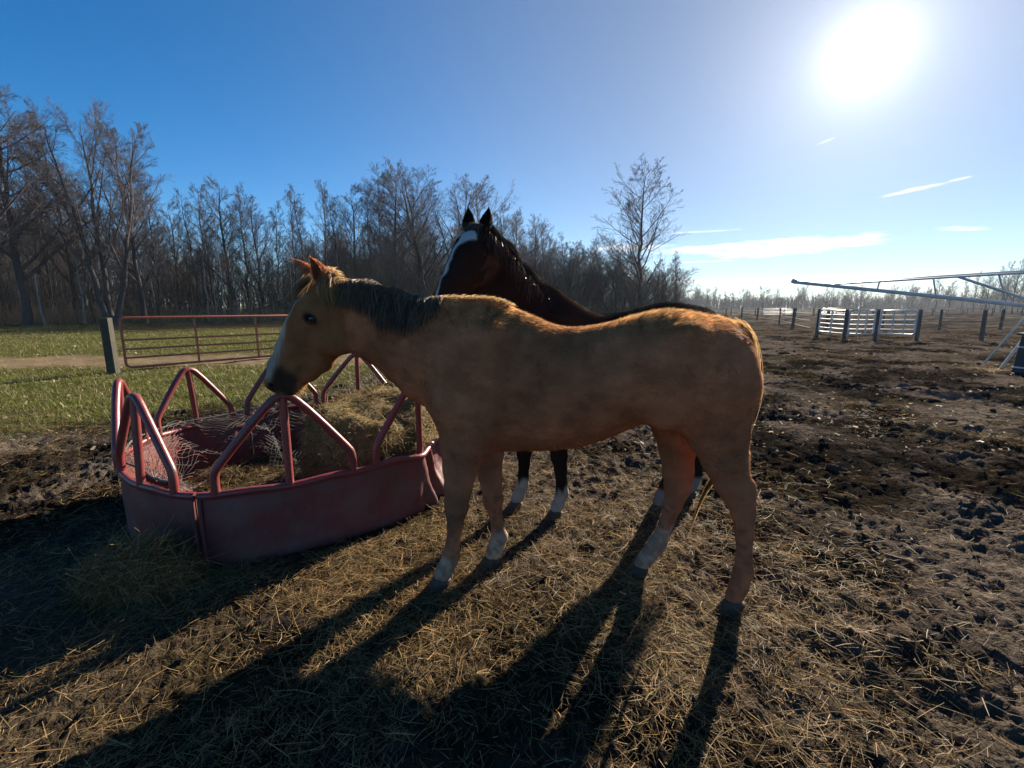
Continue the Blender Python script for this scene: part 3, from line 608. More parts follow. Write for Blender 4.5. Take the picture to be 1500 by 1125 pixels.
    g = np.stack([p0+np.stack([-.3*ln*t, .018+.045*np.sin(2*t)+0*ln, -ln*t], 1) for t in np.linspace(0, 1, 5)], 1)
    hair_ribbons('ear_tuft', g, rng.uniform(.002, .0035, n), np.array([.46, .28, .12])*rng.uniform(.6, 1.3, (n, 1)), hairmat('ear_hair', .45), root)
    # tail: hugs the rump and ends between the hind legs
    G = catmull([(-.72, 0, 1.430), (-.785, -.01, 1.375), (-.822, -.03, 1.25), (-.830, -.03, 1.10), (-.815, -.03, .98), (-.795, -.04, .87), (-.77, -.03, .74), (-.68, -.03, .60), (-.62, -.02, .44), (-.585, -.01, .28)], 4)
    n = 1500; K = 14; t0 = rng.uniform(0, .10, n); t1 = np.where(rng.random(n) < .14, rng.uniform(.8, 1.0, n), rng.uniform(.35, .75, n)); sp = np.array([.7, 2.6, 1.0])*rng.normal(0, .012, (n, 3)); g = np.zeros((n, K, 3)); ti = np.linspace(0, 1, len(G))
    for k, t in enumerate(np.linspace(0, 1, K)):
        q = t0+(t1-t0)*t; c_ = np.stack([np.interp(q, ti, G[:, j]) for j in range(3)], 1); g[:, k] = c_+sp*(np.interp(q, [0, .3, .6, .8, 1], [.8, 1.1, .9, .35, .15]))[:, None]
    hair_ribbons('tail', g, rng.uniform(.002, .004, n), np.array([.78, .50, .22])*rng.uniform(.4, 1.2, (n, 1))*np.where(t1 > .78, .45, 1.)[:, None], hairmat('tail_hair', .62), root)
    # whiskers and chin hair
    n = 160; p0 = np.array([H(rng.uniform(.50, .58), -.112+rng.normal(0, .006), rng.normal(0, .02)) for _ in range(n)]); d = nrm(-HN+.25*HD+rng.normal(0, .25, (n, 3))); ln = rng.uniform(.015, .04, n)
    hair_ribbons('whiskers', np.stack([p0, p0+d*(ln*.5)[:, None], p0+d*ln[:, None]], 1), np.full(n, .0016), np.array([.5, .3, .12])*rng.uniform(.7, 1.2, (n, 1)), hairmat('chin_hair', .4), root)
palomino()
# --- the dark horse behind, head raised and turned to us
def col_dark(V, N, hf):
    O, D, Nn, Lt, s = hf; C = np.broadcast_to(np.array([.018, .013, .011]), V.shape).copy(); x, y, z = V.T
    q = fbm(x*4+1, z*4+y*3, 3); C *= (.6+.8*q)[:, None]; C = mix(C, (.034, .018, .012), sst(.5, .75, q)*.7)
    white = np.array([.45, .43, .40]); jag = .03*(fbm(x*25, y*25+z*6, 2)-.5)*2
    dirt = (.55+.5*fbm(x*20+y*9, z*20, 3))[:, None]; C = mix(C, white*np.array([.85, .74, .63])*dirt, (x > 0)*sst(.25, .20, z+2*jag)); C = mix(C, np.array([.2, .19, .18]), (x < 0)*sst(.20, .16, z)*.8)
    l = (V-O)@Lt/s; u = (V-O)@D/s; w = (V-O)@Nn/s; hd = (u > 0)*(w > 0.0)*(np.abs(l) < .14)*(x > .85)
    half = np.interp(u, [.04, .08, .13, .18, .24, .6], [.0, .030, .048, .030, .012, .011]); C = mix(C, white*.9, hd*sst(half+.008, half-.006, np.abs(l-.018*sst(.26, .10, u)+.02*sst(.14, .30, u))+jag*.4)*(half > .008))
    C = mix(C, (.055, .031, .019), sst(.05, .12, u)*sst(.40, .30, u)*sst(-.03, -.10, w)*sst(-.24, -.15, w)*(l > 0)*sst(.45, .65, fbm(x*14, z*10+y*9, 3))*(x > .8))
    return np.clip(C, 0, 1)
dO = np.array([.945, .215, 1.955]); dD = nrm(np.array([.20, .31, -.44])); dL = nrm(np.array([-.92, .39, .0])); dL = nrm(dL-dD*(dL@dD)); dN = np.cross(dD, -dL)
if dN[2] < 0: dN = -dN
dH = lambda u, w, l: dO+.9*(u*dD+w*dN+l*dL)
DARK = dict(name='dark_horse', label='dark brown horse with white blaze and raised turned head standing behind the golden one', M=(.70, 3.15), F=(-1, -.10), smax=1.5, lmax=.85, zmax=2.2, lift=.05, nfur=80000,
    legs=[
        [((.52, .14, 1.02), (.13, .10)), ((.46, .12, .82), (.11, .085)), ((.42, .105, .70), (.088, .070)), ((.39, .10, .58), (.070, .056)), ((.375, .10, .47), (.058, .050)), ((.365, .10, .36), (.045, .040)), ((.355, .10, .25), (.041, .037)), ((.35, .10, .185), (.048, .042)), ((.375, .10, .10), (.044, .042)), ((.40, .10, .05), (.050, .046))],
        [((.56, -.14, 1.02), (.13, .10)), ((.585, -.12, .82), (.105, .085)), ((.60, -.10, .70), (.085, .068)), ((.60, -.085, .57), (.066, .052)), ((.60, -.08, .45), (.055, .048)), ((.605, -.08, .34), (.042, .036)), ((.61, -.08, .25), (.041, .036)), ((.615, -.08, .185), (.048, .042)), ((.645, -.08, .10), (.046, .042)), ((.67, -.08, .05), (.050, .046))],
        [((-.50, .14, 1.08), (.20, .12)), ((-.50, .14, .90), (.135, .10)), ((-.505, .12, .79), (.104, .082)), ((-.525, .10, .68), (.084, .066)), ((-.545, .08, .60), (.073, .052)), ((-.515, .08, .48), (.055, .045)), ((-.485, .08, .37), (.044, .038)), ((-.455, .08, .26), (.042, .038)), ((-.44, .08, .20), (.049, .043)), ((-.405, .08, .12), (.044, .042)), ((-.38, .08, .05), (.052, .046))],
        [((-.62, -.14, 1.08), (.18, .12)), ((-.66, -.14, .90), (.125, .10)), ((-.69, -.14, .78), (.095, .075)), ((-.73, -.13, .66), (.082, .060)), ((-.755, -.13, .58), (.070, .052)), ((-.765, -.13, .46), (.053, .044)), ((-.772, -.13, .35), (.045, .038)), ((-.778, -.13, .26), (.044, .038)), ((-.78, -.13, .20), (.050, .043)), ((-.76, -.13, .12), (.044, .042)), ((-.74, -.13, .05), (.050, .046))]],
    neck=[((.42, 0, 1.26), (.27, .17)), ((.57, .02, 1.45), (.21, .125)), ((.70, .07, 1.62), (.170, .10)), ((.82, .14, 1.785), (.143, .088)), ((.92, .195, 1.91), (.125, .08))], necklat=(-.25, 1, 0), extra=[((.74, .06, 1.42), (.95, .20, 1.72), (.12, .08), (.09, .07))],
    head=(dO, dD, dN, dL, .9),
    ears=[(dH(.0, .01, .055), dH(-.145, .075, .075), dN), (dH(.0, .01, -.055), dH(-.14, .075, -.08), dN)],
    hooves=[(.415, .10, 0, .95), (.685, -.08, 0, .95), (-.365, .08, 0, .95), (-.725, -.13, 0, .95)], color=col_dark)
def dark():
    P = DARK; P['skin'] = mat('dark_hide', (.85, .85, .85), (1.1, 1.1, 1.1), 7, .9, .004, 45, .0, attr=True); P['hair'] = hairmat('dark_hair', .25, .6)
    root = make_horse(P)
    n = 1500; t = rng.random(n); cr = catmull([(.30, 0, 1.555), (.42, 0, 1.62), (.54, .015, 1.72), (.66, .06, 1.85), (.77, .12, 1.965), (.87, .18, 2.03)], 5); ti = np.linspace(0, 1, len(cr)); p0 = np.stack([np.interp(t, ti, cr[:, j]) for j in range(3)], 1); p0[:, 1] += rng.normal(0, .012, n)
    ln = rng.uniform(.10, .24, n)*np.interp(t, [0, .4, 1], [1.2, 1.0, .7]); hwid = np.interp(t, [0, .5, 1], [.13, .115, .09]); g = np.zeros((n, 6, 3)); j = rng.normal(0, .02, n)
    for k, q in enumerate(np.linspace(0, 1, 6)): g[:, k] = p0+np.stack([.10*ln*q+j*q, hwid*min(1, 1.6*q)+.004, .015*math.sin(min(pi, q*4))-ln*q*.95], 1)+np.array([.0, 0, -.055])
    c = np.array([.05, .035, .026])*rng.uniform(.5, 1.7, (n, 1)); c[rng.random(n) < .06] *= 2.2
    hair_ribbons('mane', g, rng.uniform(.0025, .005, n), c, hairmat('dark_mane_hair', .15, .3), root)
    n = 260; p0 = np.array([dH(-.03+rng.normal(0, .008), .035, rng.normal(0, .03)) for _ in range(n)]); ln = rng.uniform(.03, .10, n); sp = rng.normal(0, .03, n)
    g = np.stack([p0+dD*(ln*q)[:, None]+dN*(.03*math.sin(q*2.2))+dL*(sp*q)[:, None] for q in np.linspace(0, 1, 5)], 1)
    hair_ribbons('forelock', g, rng.uniform(.002, .004, n), np.array([.10, .075, .055])*rng.uniform(.5, 1.6, (n, 1)), hairmat('dark_forelock_hair', .2), root)
    G = catmull([(-.82, 0, 1.42), (-.90, 0, 1.33), (-.93, 0, 1.1), (-.92, 0, .85), (-.90, 0, .55)], 4); n = 500; t1 = rng.uniform(.6, 1, n); sp = rng.normal(0, .022, (n, 3)); ti = np.linspace(0, 1, len(G)); g = np.zeros((n, 10, 3))
    for k, q in enumerate(np.linspace(0, 1, 10)): g[:, k] = np.stack([np.interp(q*t1, ti, G[:, j]) for j in range(3)], 1)+sp*(.6+q)
    hair_ribbons('tail', g, rng.uniform(.003, .006, n), np.array([.03, .02, .016])*rng.uniform(.5, 1.5, (n, 1)), hairmat('dark_tail_hair', .15), root)
dark()

# ------------------------------------------------------------------ ring feeder and hay
def ring_pt(deg, z, dr=0.):
    deg = np.asarray(deg, float); r = ringR(deg)+dr
    return np.stack([RC[0]+r*np.cos(np.radians(deg)), RC[1]+r*np.sin(np.radians(deg)), np.broadcast_to(z, deg.shape)], -1)
def feeder():
    root = empty('ring_feeder', (0, 0, 0)); tag(root, 'round red metal hay ring feeder with looped bars, dented at its right end', 'feeder')
    for k, (a0, a1) in enumerate(((266.3, 385.7), (386.3, 505.7), (506.3, 625.7))):   # three sections bolted together
        na, nz = 110, 16; a = np.linspace(a0, a1, na); zz = np.linspace(-.015, .44, nz); A, Z = np.meshgrid(a, zz, indexing='ij')
        dr = .012*np.sin(A*.19)*np.sin(Z*7)+.010*(fbm(A*.09+3, Z*6, 3)-.5)*2
        am = A % 360
        dr = dr+.05*np.exp(-((am-329)/4.5)**2)*sst(.0, .2, Z)-.11*np.exp(-((am-346)/9)**2)*sst(.0, .3, Z)+.035*np.sin(am*.9+Z*14)*np.exp(-((am-338)/6)**2)
        Z = Z+.05*np.exp(-((am-345)/12)**2)*(1-Z/.45)
        P = ring_pt(A.ravel(), Z.ravel(), dr.ravel()).reshape(na, nz, 3); P2 = ring_pt(A.ravel(), Z.ravel(), dr.ravel()-.006).reshape(na, nz, 3)
        V = np.concatenate([P.reshape(-1, 3), P2.reshape(-1, 3)]); m = na*nz; idx = np.arange(m).reshape(na, nz); q = np.stack([idx[:-1, :-1], idx[1:, :-1], idx[1:, 1:], idx[:-1, 1:]], -1).reshape(-1, 4)
        rim = [np.stack([idx[:-1, c], idx[:-1, c]+m, idx[1:, c]+m, idx[1:, c]], 1) for c in (0, nz-1)]+[np.stack([idx[c, :-1], idx[c, 1:], idx[c, 1:]+m, idx[c, :-1]+m], 1) for c in (0, na-1)]
        s = mesh('skirt_panel', V, [q, q[:, ::-1]+m]+rim, M_skirt, root)
        for e in (a0+.55, a1-.55):                                                     # end flange with bolts
            mb = MB(); P = ring_pt(np.full(5, e), np.linspace(.0, .43, 5), .013); mb.tube(P, .012, 8); mb.build('flange', M_skirt, s)
        mb = MB(); a = np.linspace(a0, a1, 70); am = a % 360; mb.tube(ring_pt(a, .450+.006*np.sin(a*.3), .045*np.exp(-((am-329)/4.5)**2)-.10*np.exp(-((am-346)/9)**2)), .021, 10); mb.build('rim_tube', M_red, root)
    for k, c in enumerate((209, 245.5, 288.2, 331, 12, 52, 92, 130, 170)):
        hw = (17, 14.5, 17.5, 17.5, 17, 17, 17, 17.5, 15)[k]; top = (.985, .985, .99, 1.0, .98, .98, .985, .97, .965)[k]
        o = np.array([(-1, .45), (-1, .52), (-.985, .575), (-.90, .63), (-.45, .84), (-.24, .93), (-.12, .972), (0, .985), (.12, .972), (.24, .93), (.45, .84), (.90, .63), (.985, .575), (1, .52), (1, .45)])
        zz = .45+(o[:, 1]-.45)*(top-.45)/.535; P = ring_pt(c+o[:, 0]*hw, zz); mid = P[7].copy()
        d = P[0]+(P[-1]-P[0])*((o[:, 0]+1)/2)[:, None]; P[:, :2] = P[:, :2]*.35+d[:, :2]*.65                # each loop is bent nearly flat
        lean = .02*np.random.default_rng(k).normal(0, 1, 2); P[:, :2] += lean*(zz-.45)[:, None]
        mb = MB(); mb.tube(catmull(P, 3), .024, 12); L = mb.build('hay_loop', M_red, root)
        mb = MB(); b0 = ring_pt(np.array([c+(0, .6, -.6)[k % 3]]), .45)[0]; mb.tube(np.array([b0, b0*.5+P[7]*.5, P[7]-[0, 0, .01]]), .023, 12); mb.build('centre_bar', M_red, L)
feeder()
def hay_strands(P, N_, L0, parent, name, lo=.6, up=.5, g=.45, cm=1., spread=1.0):
    n = len(P); d = nrm(rng.normal(0, 1, (n, 3))*spread+np.array([0, 0, .0])); d = nrm(d-N_*(d*N_).sum(1, keepdims=True)*.75+N_*up*.2); L = rng.gamma(4, L0/4, n)+.015
    t = np.linspace(0, 1, 3); bend = rng.normal(0, .25, (n, 3)); G = np.stack([P+d*(L*q)[:, None]+bend*(L*q*q)[:, None] for q in t], 1); G[..., 2] -= (.25*L[:, None]*t**2)
    s = nrm(np.cross(d, N_+rng.normal(0, .6, (n, 3)))); V, F = ribbons(G, np.repeat(rng.uniform(.0016, .0034, n)[:, None], 3, 1), s)
    C = straw_cols(n, g)*cm; o = mesh(name, V, F, M_straw, parent, False, np.repeat(C, 6, 0)); return tag(o, kind='stuff')
def heap(name, label, cat, c, sx, sy, sz, nst, seed, pw=2.6, g=.5, L0=.07, cm=1.0, amp=1.):
    root = empty(name, (0, 0, 0)); tag(root, label, cat)
    nu, nv = 60, 26; u = np.linspace(0, 2*pi, nu, endpoint=False); w = np.linspace(0, 1, nv); U, Wv = np.meshgrid(u, w, indexing='ij')
    r = np.sin(Wv*pi/2)**(2/pw); zz = np.cos(Wv*pi/2)**(2/pw); nx = fbm(np.cos(U)*1.7+seed+3, np.sin(U)*1.7+Wv*2.5+5, 4)-.5
    k = 1+.38*amp*nx; x = c[0]+sx*r*k*np.cos(U); y = c[1]+sy*r*k*np.sin(U); z = c[2]+sz*zz*(1+.7*amp*(fbm(x*3.3+seed, y*3.3, 4)-.5))-.02
    V = np.stack([x, y, z], -1).reshape(-1, 3); idx = np.arange(nu*nv).reshape(nu, nv); b = np.roll(idx, -1, 0); Q = np.stack([idx[:, :-1], b[:, :-1], b[:, 1:], idx[:, 1:]], -1).reshape(-1, 4)[:, ::-1]
    N_ = vnormals(V, Q); N_ = N_*np.sign((N_*(V-np.array([c[0], c[1], c[2]-.1]))).sum(1).mean())
    mesh('hay_core', V, Q, M_hay, root)
    pk = rng.integers(0, len(Q), nst); ar = np.linalg.norm(np.cross(V[Q[:, 1]]-V[Q[:, 0]], V[Q[:, 3]]-V[Q[:, 0]]), axis=1)+1e-7; pk = rng.choice(len(Q), nst, p=ar/ar.sum()); a_, b_ = rng.random((2, nst, 1))
    q = Q[pk]; P = V[q[:, 0]]*(1-a_)*(1-b_)+V[q[:, 1]]*a_*(1-b_)+V[q[:, 2]]*a_*b_+V[q[:, 3]]*(1-a_)*b_
    hay_strands(P+N_[q[:, 0]]*.004, N_[q[:, 0]], L0, root, 'loose_hay', g=g, cm=cm)
    return root
M_hay = mat('hay', (.26, .19, .075), (.12, .09, .04), 26, .85, .02, 60, .15)
heap('hay_bale', 'large slumped hay bale sitting inside the back right of the feeder', 'hay bale', (-1.17, 3.72, 0), .56, .74, .76, 20000, 4, 5.0, .6, .05, 1.0, amp=.5)
heap('hay_pile', 'small loose hay heap on the ground at the near left of the feeder', 'hay pile', (-2.02, 2.20, 0), .30, .21, .24, 9000, 9, 2.0, .12, .07, .85)
def floor_hay():
    n = 9000; a = rng.uniform(0, 2*pi, n); r = 1.1*np.sqrt(rng.random(n)); x = RC[0]+r*np.cos(a); y = RC[1]+r*np.sin(a); P = np.stack([x, y, gz(x, y)+.01+.05*fbm(x*3, y*3, 3)*rng.random(n)], 1)
    o = hay_strands(P, np.tile([[0, 0, 1.]], (n, 1)), .07, None, 'feeder_hay', g=.75, cm=.9); tag(o, 'thin greenish hay left on the floor of the feeder', 'hay', kind='stuff')
floor_hay()
def net():
    root = empty('hay_net', (0, 0, 0)); tag(root, 'torn white hay net with pink edge draped over the left inside of the feeder', 'net')
    na, nr = 46, 26
    def surf(a, r):                                                                    # a 0..1 round, r 0..1 inwards
        deg = 118+a*140; rad = ringR(deg)-.03-.80*r*(.75+.35*np.sin(a*7+.5)*r)
        z = .43*(1-sst(.0, .85, r))+.10+.05*np.sin(a*23+r*5)*sst(.1, .5, r)+.06*np.sin(a*11+2)*r-.03*(r > .02)
        z = np.maximum(z, .06)
        return np.stack([RC[0]+rad*np.cos(np.radians(deg))+.02*np.sin(r*17+a*9), RC[1]+rad*np.sin(np.radians(deg))+.02*np.sin(a*31), z], -1)
    W_, Pk = [], []
    for fam in (1, -1):
        for i in range(-nr, na+nr):
            r = np.linspace(0, 1, nr*2); a = (i+fam*r*nr)/na; ok = (a >= 0) & (a <= 1); ok &= ~((a > .30) & (a < .36) & (r > .5))
            ok &= (fbm(a*9+3, r*5+1, 2) < .66)
            if ok.sum() < 4: continue
            cut = np.flatnonzero(ok); br = np.split(cut, np.flatnonzero(np.diff(cut) > 1)+1); br = max(br, key=len)
            if len(br) < 4: continue
            ok = np.zeros_like(ok); ok[br] = True; seg = surf(a[ok], r[ok])+(np.stack([fbm(a[ok]*30, r[ok]*9, 2), fbm(a[ok]*30+7, r[ok]*9, 2), fbm(a[ok]*30+70, r[ok]*9, 2)], 1)-.5)*.055; (Pk if (.56 < a[ok].mean() < .80 and (i % 2)) else W_).append(seg)
    for nm, lst, m in (('white_netting', W_, M_net), ('pink_netting', Pk, M_pink)):
        mb = MB()
        for s in lst: mb.tube(s, .0019, 3, False)
        tag(mb.build(nm, m, root), kind='stuff')
    mb = MB(); mb.tube(surf(np.linspace(0, 1, 60), np.zeros(60))+[0, 0, -.02], .007, 6); mb.build('net_rope', M_net, root)
net()
# ------------------------------------------------------------------ gates and fences
def gate(name, label, cat, A, B, z0, z1, nb, m, r, ups, cornered=True, group=None, h=None):
    A, B = np.array(A, float), np.array(B, float); root = empty(name, (A[0], A[1], 0)); tag(root, label, cat, group); d = B-A; L = np.linalg.norm(d); ux, uy = d/L
    pt = lambda s, z: np.array([ux*s, uy*s, z])
    mb = MB(); q = .09
    P = [pt(0, z0+q), pt(.03, z0+.03), pt(q, z0), pt(L-q, z0), pt(L-.03, z0+.03), pt(L, z0+q), pt(L, z1-q), pt(L-.03, z1-.03), pt(L-q, z1), pt(q, z1), pt(.03, z1-.03), pt(0, z1-q), pt(0, z0+q)]
    mb.tube(np.array(P), r*1.25, 8, False); mb.build('frame', m, root)
    for k in range(1, nb-1):
        z = z0+(z1-z0)*k/(nb-1) if h is None else h[k]
        mb = MB(); mb.tube(np.array([pt(0, z), pt(L*.5, z-.008), pt(L, z)]), r, 8, False); mb.build('rail', m, root)
    for s in ups:
        mb = MB(); mb.box(pt(s*L, (z0+z1)/2), (.035, r*2+.016, z1-z0-.01), math.atan2(uy, ux)); mb.build('upright', m, root, False)
    return root
gate('tube_gate', 'long rusty red tube gate of six rails standing in the grass', 'gate', (-9.30, 10.62), (-6.30, 14.45), .07, 1.26, 6, M_rust, .023, (.31, .62, .86), h=[.07, .30, .51, .73, .99, 1.26])
def post(name, label, x, y, h, w, m, group=None, rz=.2, lean=(0, 0), parent=None):
    mb = MB(); mb.box((0, 0, h/2-.1), (w, w, h+.2), 0, .93); o = mb.build(name, m, parent, False); o.location = (x, y, 0); o.rotation_euler = (lean[0], lean[1], rz)
    if parent is None: tag(o, label, 'post', group)
    return o
post('gate_post', 'thick weathered wooden post at the left end of the red gate', -9.20, 10.15, 1.27, .175, M_wood, lean=(.02, .01))
post('gate_post', 'wooden post hinging the far end of the red gate', -6.15, 14.65, 1.3, .18, M_wood)
pts = [(16.0, 23.4), (15.6, 20.9), (17.0, 20.85), (18.55, 20.4)]
lb = ['short galvanised gate panel running back from the pen corner', 'left galvanised six-rail panel of the pen, between two dark posts', 'right galvanised six-rail panel of the pen, last before the wire fence']
for i in range(3):
    a, b = np.array(pts[i]), np.array(pts[i+1]); u = (b-a)/np.linalg.norm(b-a)*.12
    gate('pen_gate', lb[i], 'gate', a+u, b-u,   .28, 1.36, 6, M_galv, .030, (.36, .68) if i else (.5,), group='galvanised panels of the pen')
for (x, y), l in zip(pts, ('dark post at the far back corner of the pen', 'dark post at the near left corner of the pen', 'dark post between the two galvanised pen panels', 'dark post where the pen panels meet the wire fence')):
    post('pen_post', l, x, y, 1.42, .11, M_dkpost, 'posts of the pen')
def fence(name, label, P, h, w, zs, skip=0, m=M_dkpost):
    P = np.array(P, float); root = empty(name, (P[0][0], P[0][1], 0)); tag(root, label, 'fence')
    r = np.random.default_rng(len(P)); hs = h*r.uniform(.9, 1.08, len(P))
    for (x, y), hh in list(zip(P, hs))[skip:]: post('fence_post', None, x-P[0][0], y-P[0][1], hh, w*r.uniform(.8, 1.2), m, None, r.uniform(0, 1), r.normal(0, .03, 2), root)
    for z in zs:
        mb = MB(); Q = []
        for i in range(len(P)-1):
            for t in (0, .5): Q.append(np.append(P[i]*(1-t)+P[i+1]*t-P[0], z-.03*(t > 0)))
        Q.append(np.append(P[-1]-P[0], z)); mb.tube(np.array(Q), .007+.0002*P[0][1], 4, False); mb.build('wire', M_wire, root)
    return root
fence('wire_fence', 'wire fence on dark posts running right from the pen', [(18.7, 20.35), (21.1, 20.0), (24.3, 19.7), (27.6, 19.3)], 1.40, .12, (.35, .62, .9, 1.15), 1)
fence('wire_fence', 'wire fence receding from the pen to the far field', [(16.6, 24.9), (20.2, 32.2), (24.3, 40.7), (29.0, 53.0), (34.0, 66.5), (39.0, 80.0)], 1.5, .15, (.4, .8, 1.2), 1)
fence('wire_fence', 'middle wire fence across the field behind the pen', [(21.5, 30.6), (25.2, 30.4), (28.9, 30.2), (32.8, 30.0), (36.6, 29.8), (40.5, 29.6)], 1.42, .13, (.4, .75, 1.1))
fence('board_fence', 'far fence on small posts beyond the paddock', [(18+5.2*i, 82-.15*i) for i in range(17)], 1.35, .17, (.35, .7, 1.05, 1.3))
def farbar(label, x0, x1, y, m):
    gate('field_gate', label, 'gate', (x0, y), (x1, y-.2), .3, 1.35, 5, m, .035, (.5,), group='gates in the far field')
farbar('pale gate in the far fence right of the big fence post', 44.5, 49.5, 79.6, M_galv); farbar('red gate in the far fence behind the pen corner', 54.5, 60.0, 79.3, M_red); farbar('red gate in the far fence beyond the wire fence', 76, 83, 78.6, M_red)
def auger():
    root = empty('grain_auger', (12.2, 10.6, 0)); tag(root, 'long raised metal auger pipe with truss rods and dark blue base', 'auger'); o = np.array([12.2, 10.6, 0])
    def rod(nm, P, r, m, s=8):
        mb = MB(); mb.tube(np.array(P)-o, r, s); return mb.build(nm, m, root)
    tip = np.array([8.10, 13.0, 2.22]); end = np.array([13.1, 10.55, 1.44])
    L = lambda t: tip+(end-tip)*t
    p = rod('pipe', [tip, L(.33), L(.66), end], .050, M_galv, 14)
    mb = MB(); mb.tube(np.array([tip+[-.08, .04, .05], tip+[.02, -.01, .0]])-o, .065, 12); mb.build('spout', M_galv, p)
    A = L(.17)+[0, 0, .05]; B = np.array([11.04, 11.25, 2.26]); Cc = np.array([12.9, 10.3, 2.24]); Bh = L(.62)+[0, 0, .70]
    U = lambda t: A+(np.array([12.6, 10.35, 2.33])-A)*t
    rod('truss_rod', [A, U(.5), U(1.)], .024, M_galv); rod('truss_rod', [A+[.05, .3, .0], U(.5)+[0, .3, .05], U(1.)+[0, .3, .05]], .02, M_galv)
    for t, s in ((.36, .34), (.57, .56), (.80, .80)): rod('strut', [L(s), U((t-.17)/.83*.98)], .018, M_galv)
    rod('brace', [U(.58), L(.93)+[0, -.1, 0]], .032, M_galv)
    hub = L(.93)
    rod('leg', [hub, (11.74, 10.6, 0)], .028, M_galv); rod('leg', [hub+[0, .3, 0], (12.5, 11.7, .0)], .022, M_galv); rod('leg', [hub+[.05, -.1, 0], (12.3, 9.7, .0)], .028, M_galv)
    mb = MB(); mb.box(np.array([12.02, 9.75, .46])-o, (1.0, .8, .84), .1, .92); h = mb.build('hopper', M_blue, root, False)
    for z in (.62, .16): mb = MB(); mb.box(np.array([12.02, 9.75, z])-o, (1.01*(1.04-.08*z), .81*(1.04-.08*z), .03), .1, 1); mb.build('band', M_whitep, h, False)
    mb = MB(); mb.box(np.array([12.0, 9.75, .91])-o, (1.0, .85, .05), .1, 1); mb.build('lid', M_blue, h, False)
    mb = MB(); a = np.linspace(0, 2*pi, 25); mb.tube(np.stack([.27*np.cos(a), 0*a, .27*np.sin(a)+.3], 1)+np.array([13.1, 10.0, 0])-o, .075, 10, False); mb.build('wheel', M_tub, root)
auger()
heap('straw_patch', 'small reddish straw patch on the mud under the auger legs', 'straw pile', (11.3, 10.4, 0), .55, .3, .06, 1500, 3, 2., .1, .1, 1.1)
# ------------------------------------------------------------------ trees
def make_tree(seed, H, r0, spec):
    r = np.random.default_rng(seed); K = 14; t = np.linspace(0, 1, K)
    wob = np.cumsum(r.normal(0, spec.get('wob', .006), (K, 2)), 0)*H; wob -= wob[:1]
    lean = np.array(spec.get('lean', (0, 0)))
    stems = spec.get('stems', 1); trunk = []
    for s in range(stems):
        a = s*2*pi/stems+r.uniform(0, 1); k = 0 if stems == 1 else spec.get('splay', .22); h = H*(1 if s == 0 else r.uniform(.7, .98))
        w2 = np.cumsum(r.normal(0, spec.get('wob', .006), (K, 2)), 0)*H
        b0 = 0 if stems == 1 else r0*.9
        trunk.append(np.stack([w2[:, 0]+math.cos(a)*(k*h*t**.8+b0)+lean[0]*t*h, w2[:, 1]+math.sin(a)*(k*h*t**.8+b0)+lean[1]*t*h, t*h-.1], 1))
    P = np.stack(trunk); rad = np.repeat((r0*(1-t)**spec.get('tp', .75)+.012)[None], stems, 0); rad[:, 0] *= 1.35
    tv, tf = tubes(P, rad, 8); crown = []
    def child(P, Rd, n, t0, t1, ang, lf, K2, up, jit, S, rmin, shape=None, taper=.55):
        N, K, _ = P.shape; ti = r.uniform(0, 1, (N, n)); ti = t0+(t1-t0)*np.sort((np.arange(n)[None]+ti)/n, 1); f = ti*(K-1); i = np.minimum(f.astype(int), K-2); fr = (f-i)[..., None]; ar = np.arange(N)[:, None]
        b = P[ar, i]*(1-fr)+P[ar, i+1]*fr; tg = nrm(P[ar, i+1]-P[ar, i]); pr = Rd[ar, i]*(1-fr[..., 0])+Rd[ar, i+1]*fr[..., 0]
        pl = np.linalg.norm(P[:, -1]-P[:, 0], axis=1)[:, None]
        az = r.uniform(0, 2*pi, (N, n))+np.arange(n)*2.4; ref = np.where(np.abs(tg[..., 2:]) > .9, [1., 0, 0], [0, 0, 1.]); e1 = nrm(np.cross(tg, ref)); e2 = np.cross(tg, e1)
        an = np.radians(r.normal(ang, ang*.18, (N, n)))[..., None]; d = tg*np.cos(an)+(e1*np.cos(az)[..., None]+e2*np.sin(az)[..., None])*np.sin(an)
        ln = lf*pl*(shape(ti) if shape else (1-.55*ti))*r.uniform(.65, 1.2, (N, n))
        tt = np.linspace(0, 1, K2); d = d.reshape(-1, 3); ln = ln.reshape(-1); b = b.reshape(-1, 3); M = len(b)
        dd = np.repeat(d[:, None], K2, 1); dd[..., 2] += up*tt; dd = dd+np.cumsum(r.normal(0, jit, (M, K2, 3)), 1); dd = nrm(dd)
        Q = b[:, None]+np.cumsum(dd*(ln/(K2-1))[:, None, None], 1); Q = np.concatenate([b[:, None], Q[:, :-1]], 1)
        r1 = np.minimum(pr.reshape(-1)*taper, .02+ln*.018); Rr = np.maximum(r1[:, None]*(1-.8*tt), rmin)
        V, F = tubes(Q, Rr, S); crown.append((V, F)); return Q, Rr
    L1 = child(P, rad, spec['n1'], spec['t0'], .98, spec['a1'], spec['l1'], 7, spec['up1'], .035, 5, .014, spec.get('shape'))
    L2 = child(*L1, spec['n2'], .15, .98, 38, .50, 5, .30, .05, 3, .009)
    L3 = child(*L2, spec['n3'], .12, 1., 36, .60, 3, .25, .06, 3, .0085)
    L4 = child(*L3, spec['n4'], .15, 1., 34, .75, 2, .15, .04, 3, .0060)
    mb = MB()
    for V, F in crown: mb.add(V, F)
    return (tv, tf), mb
decu = lambda t: np.interp(t, [0, .3, .6, 1], [.9, 1.0, .8, .35])
oval = lambda t: np.interp(t, [0, .25, .5, 1], [.6, .95, .9, .3])
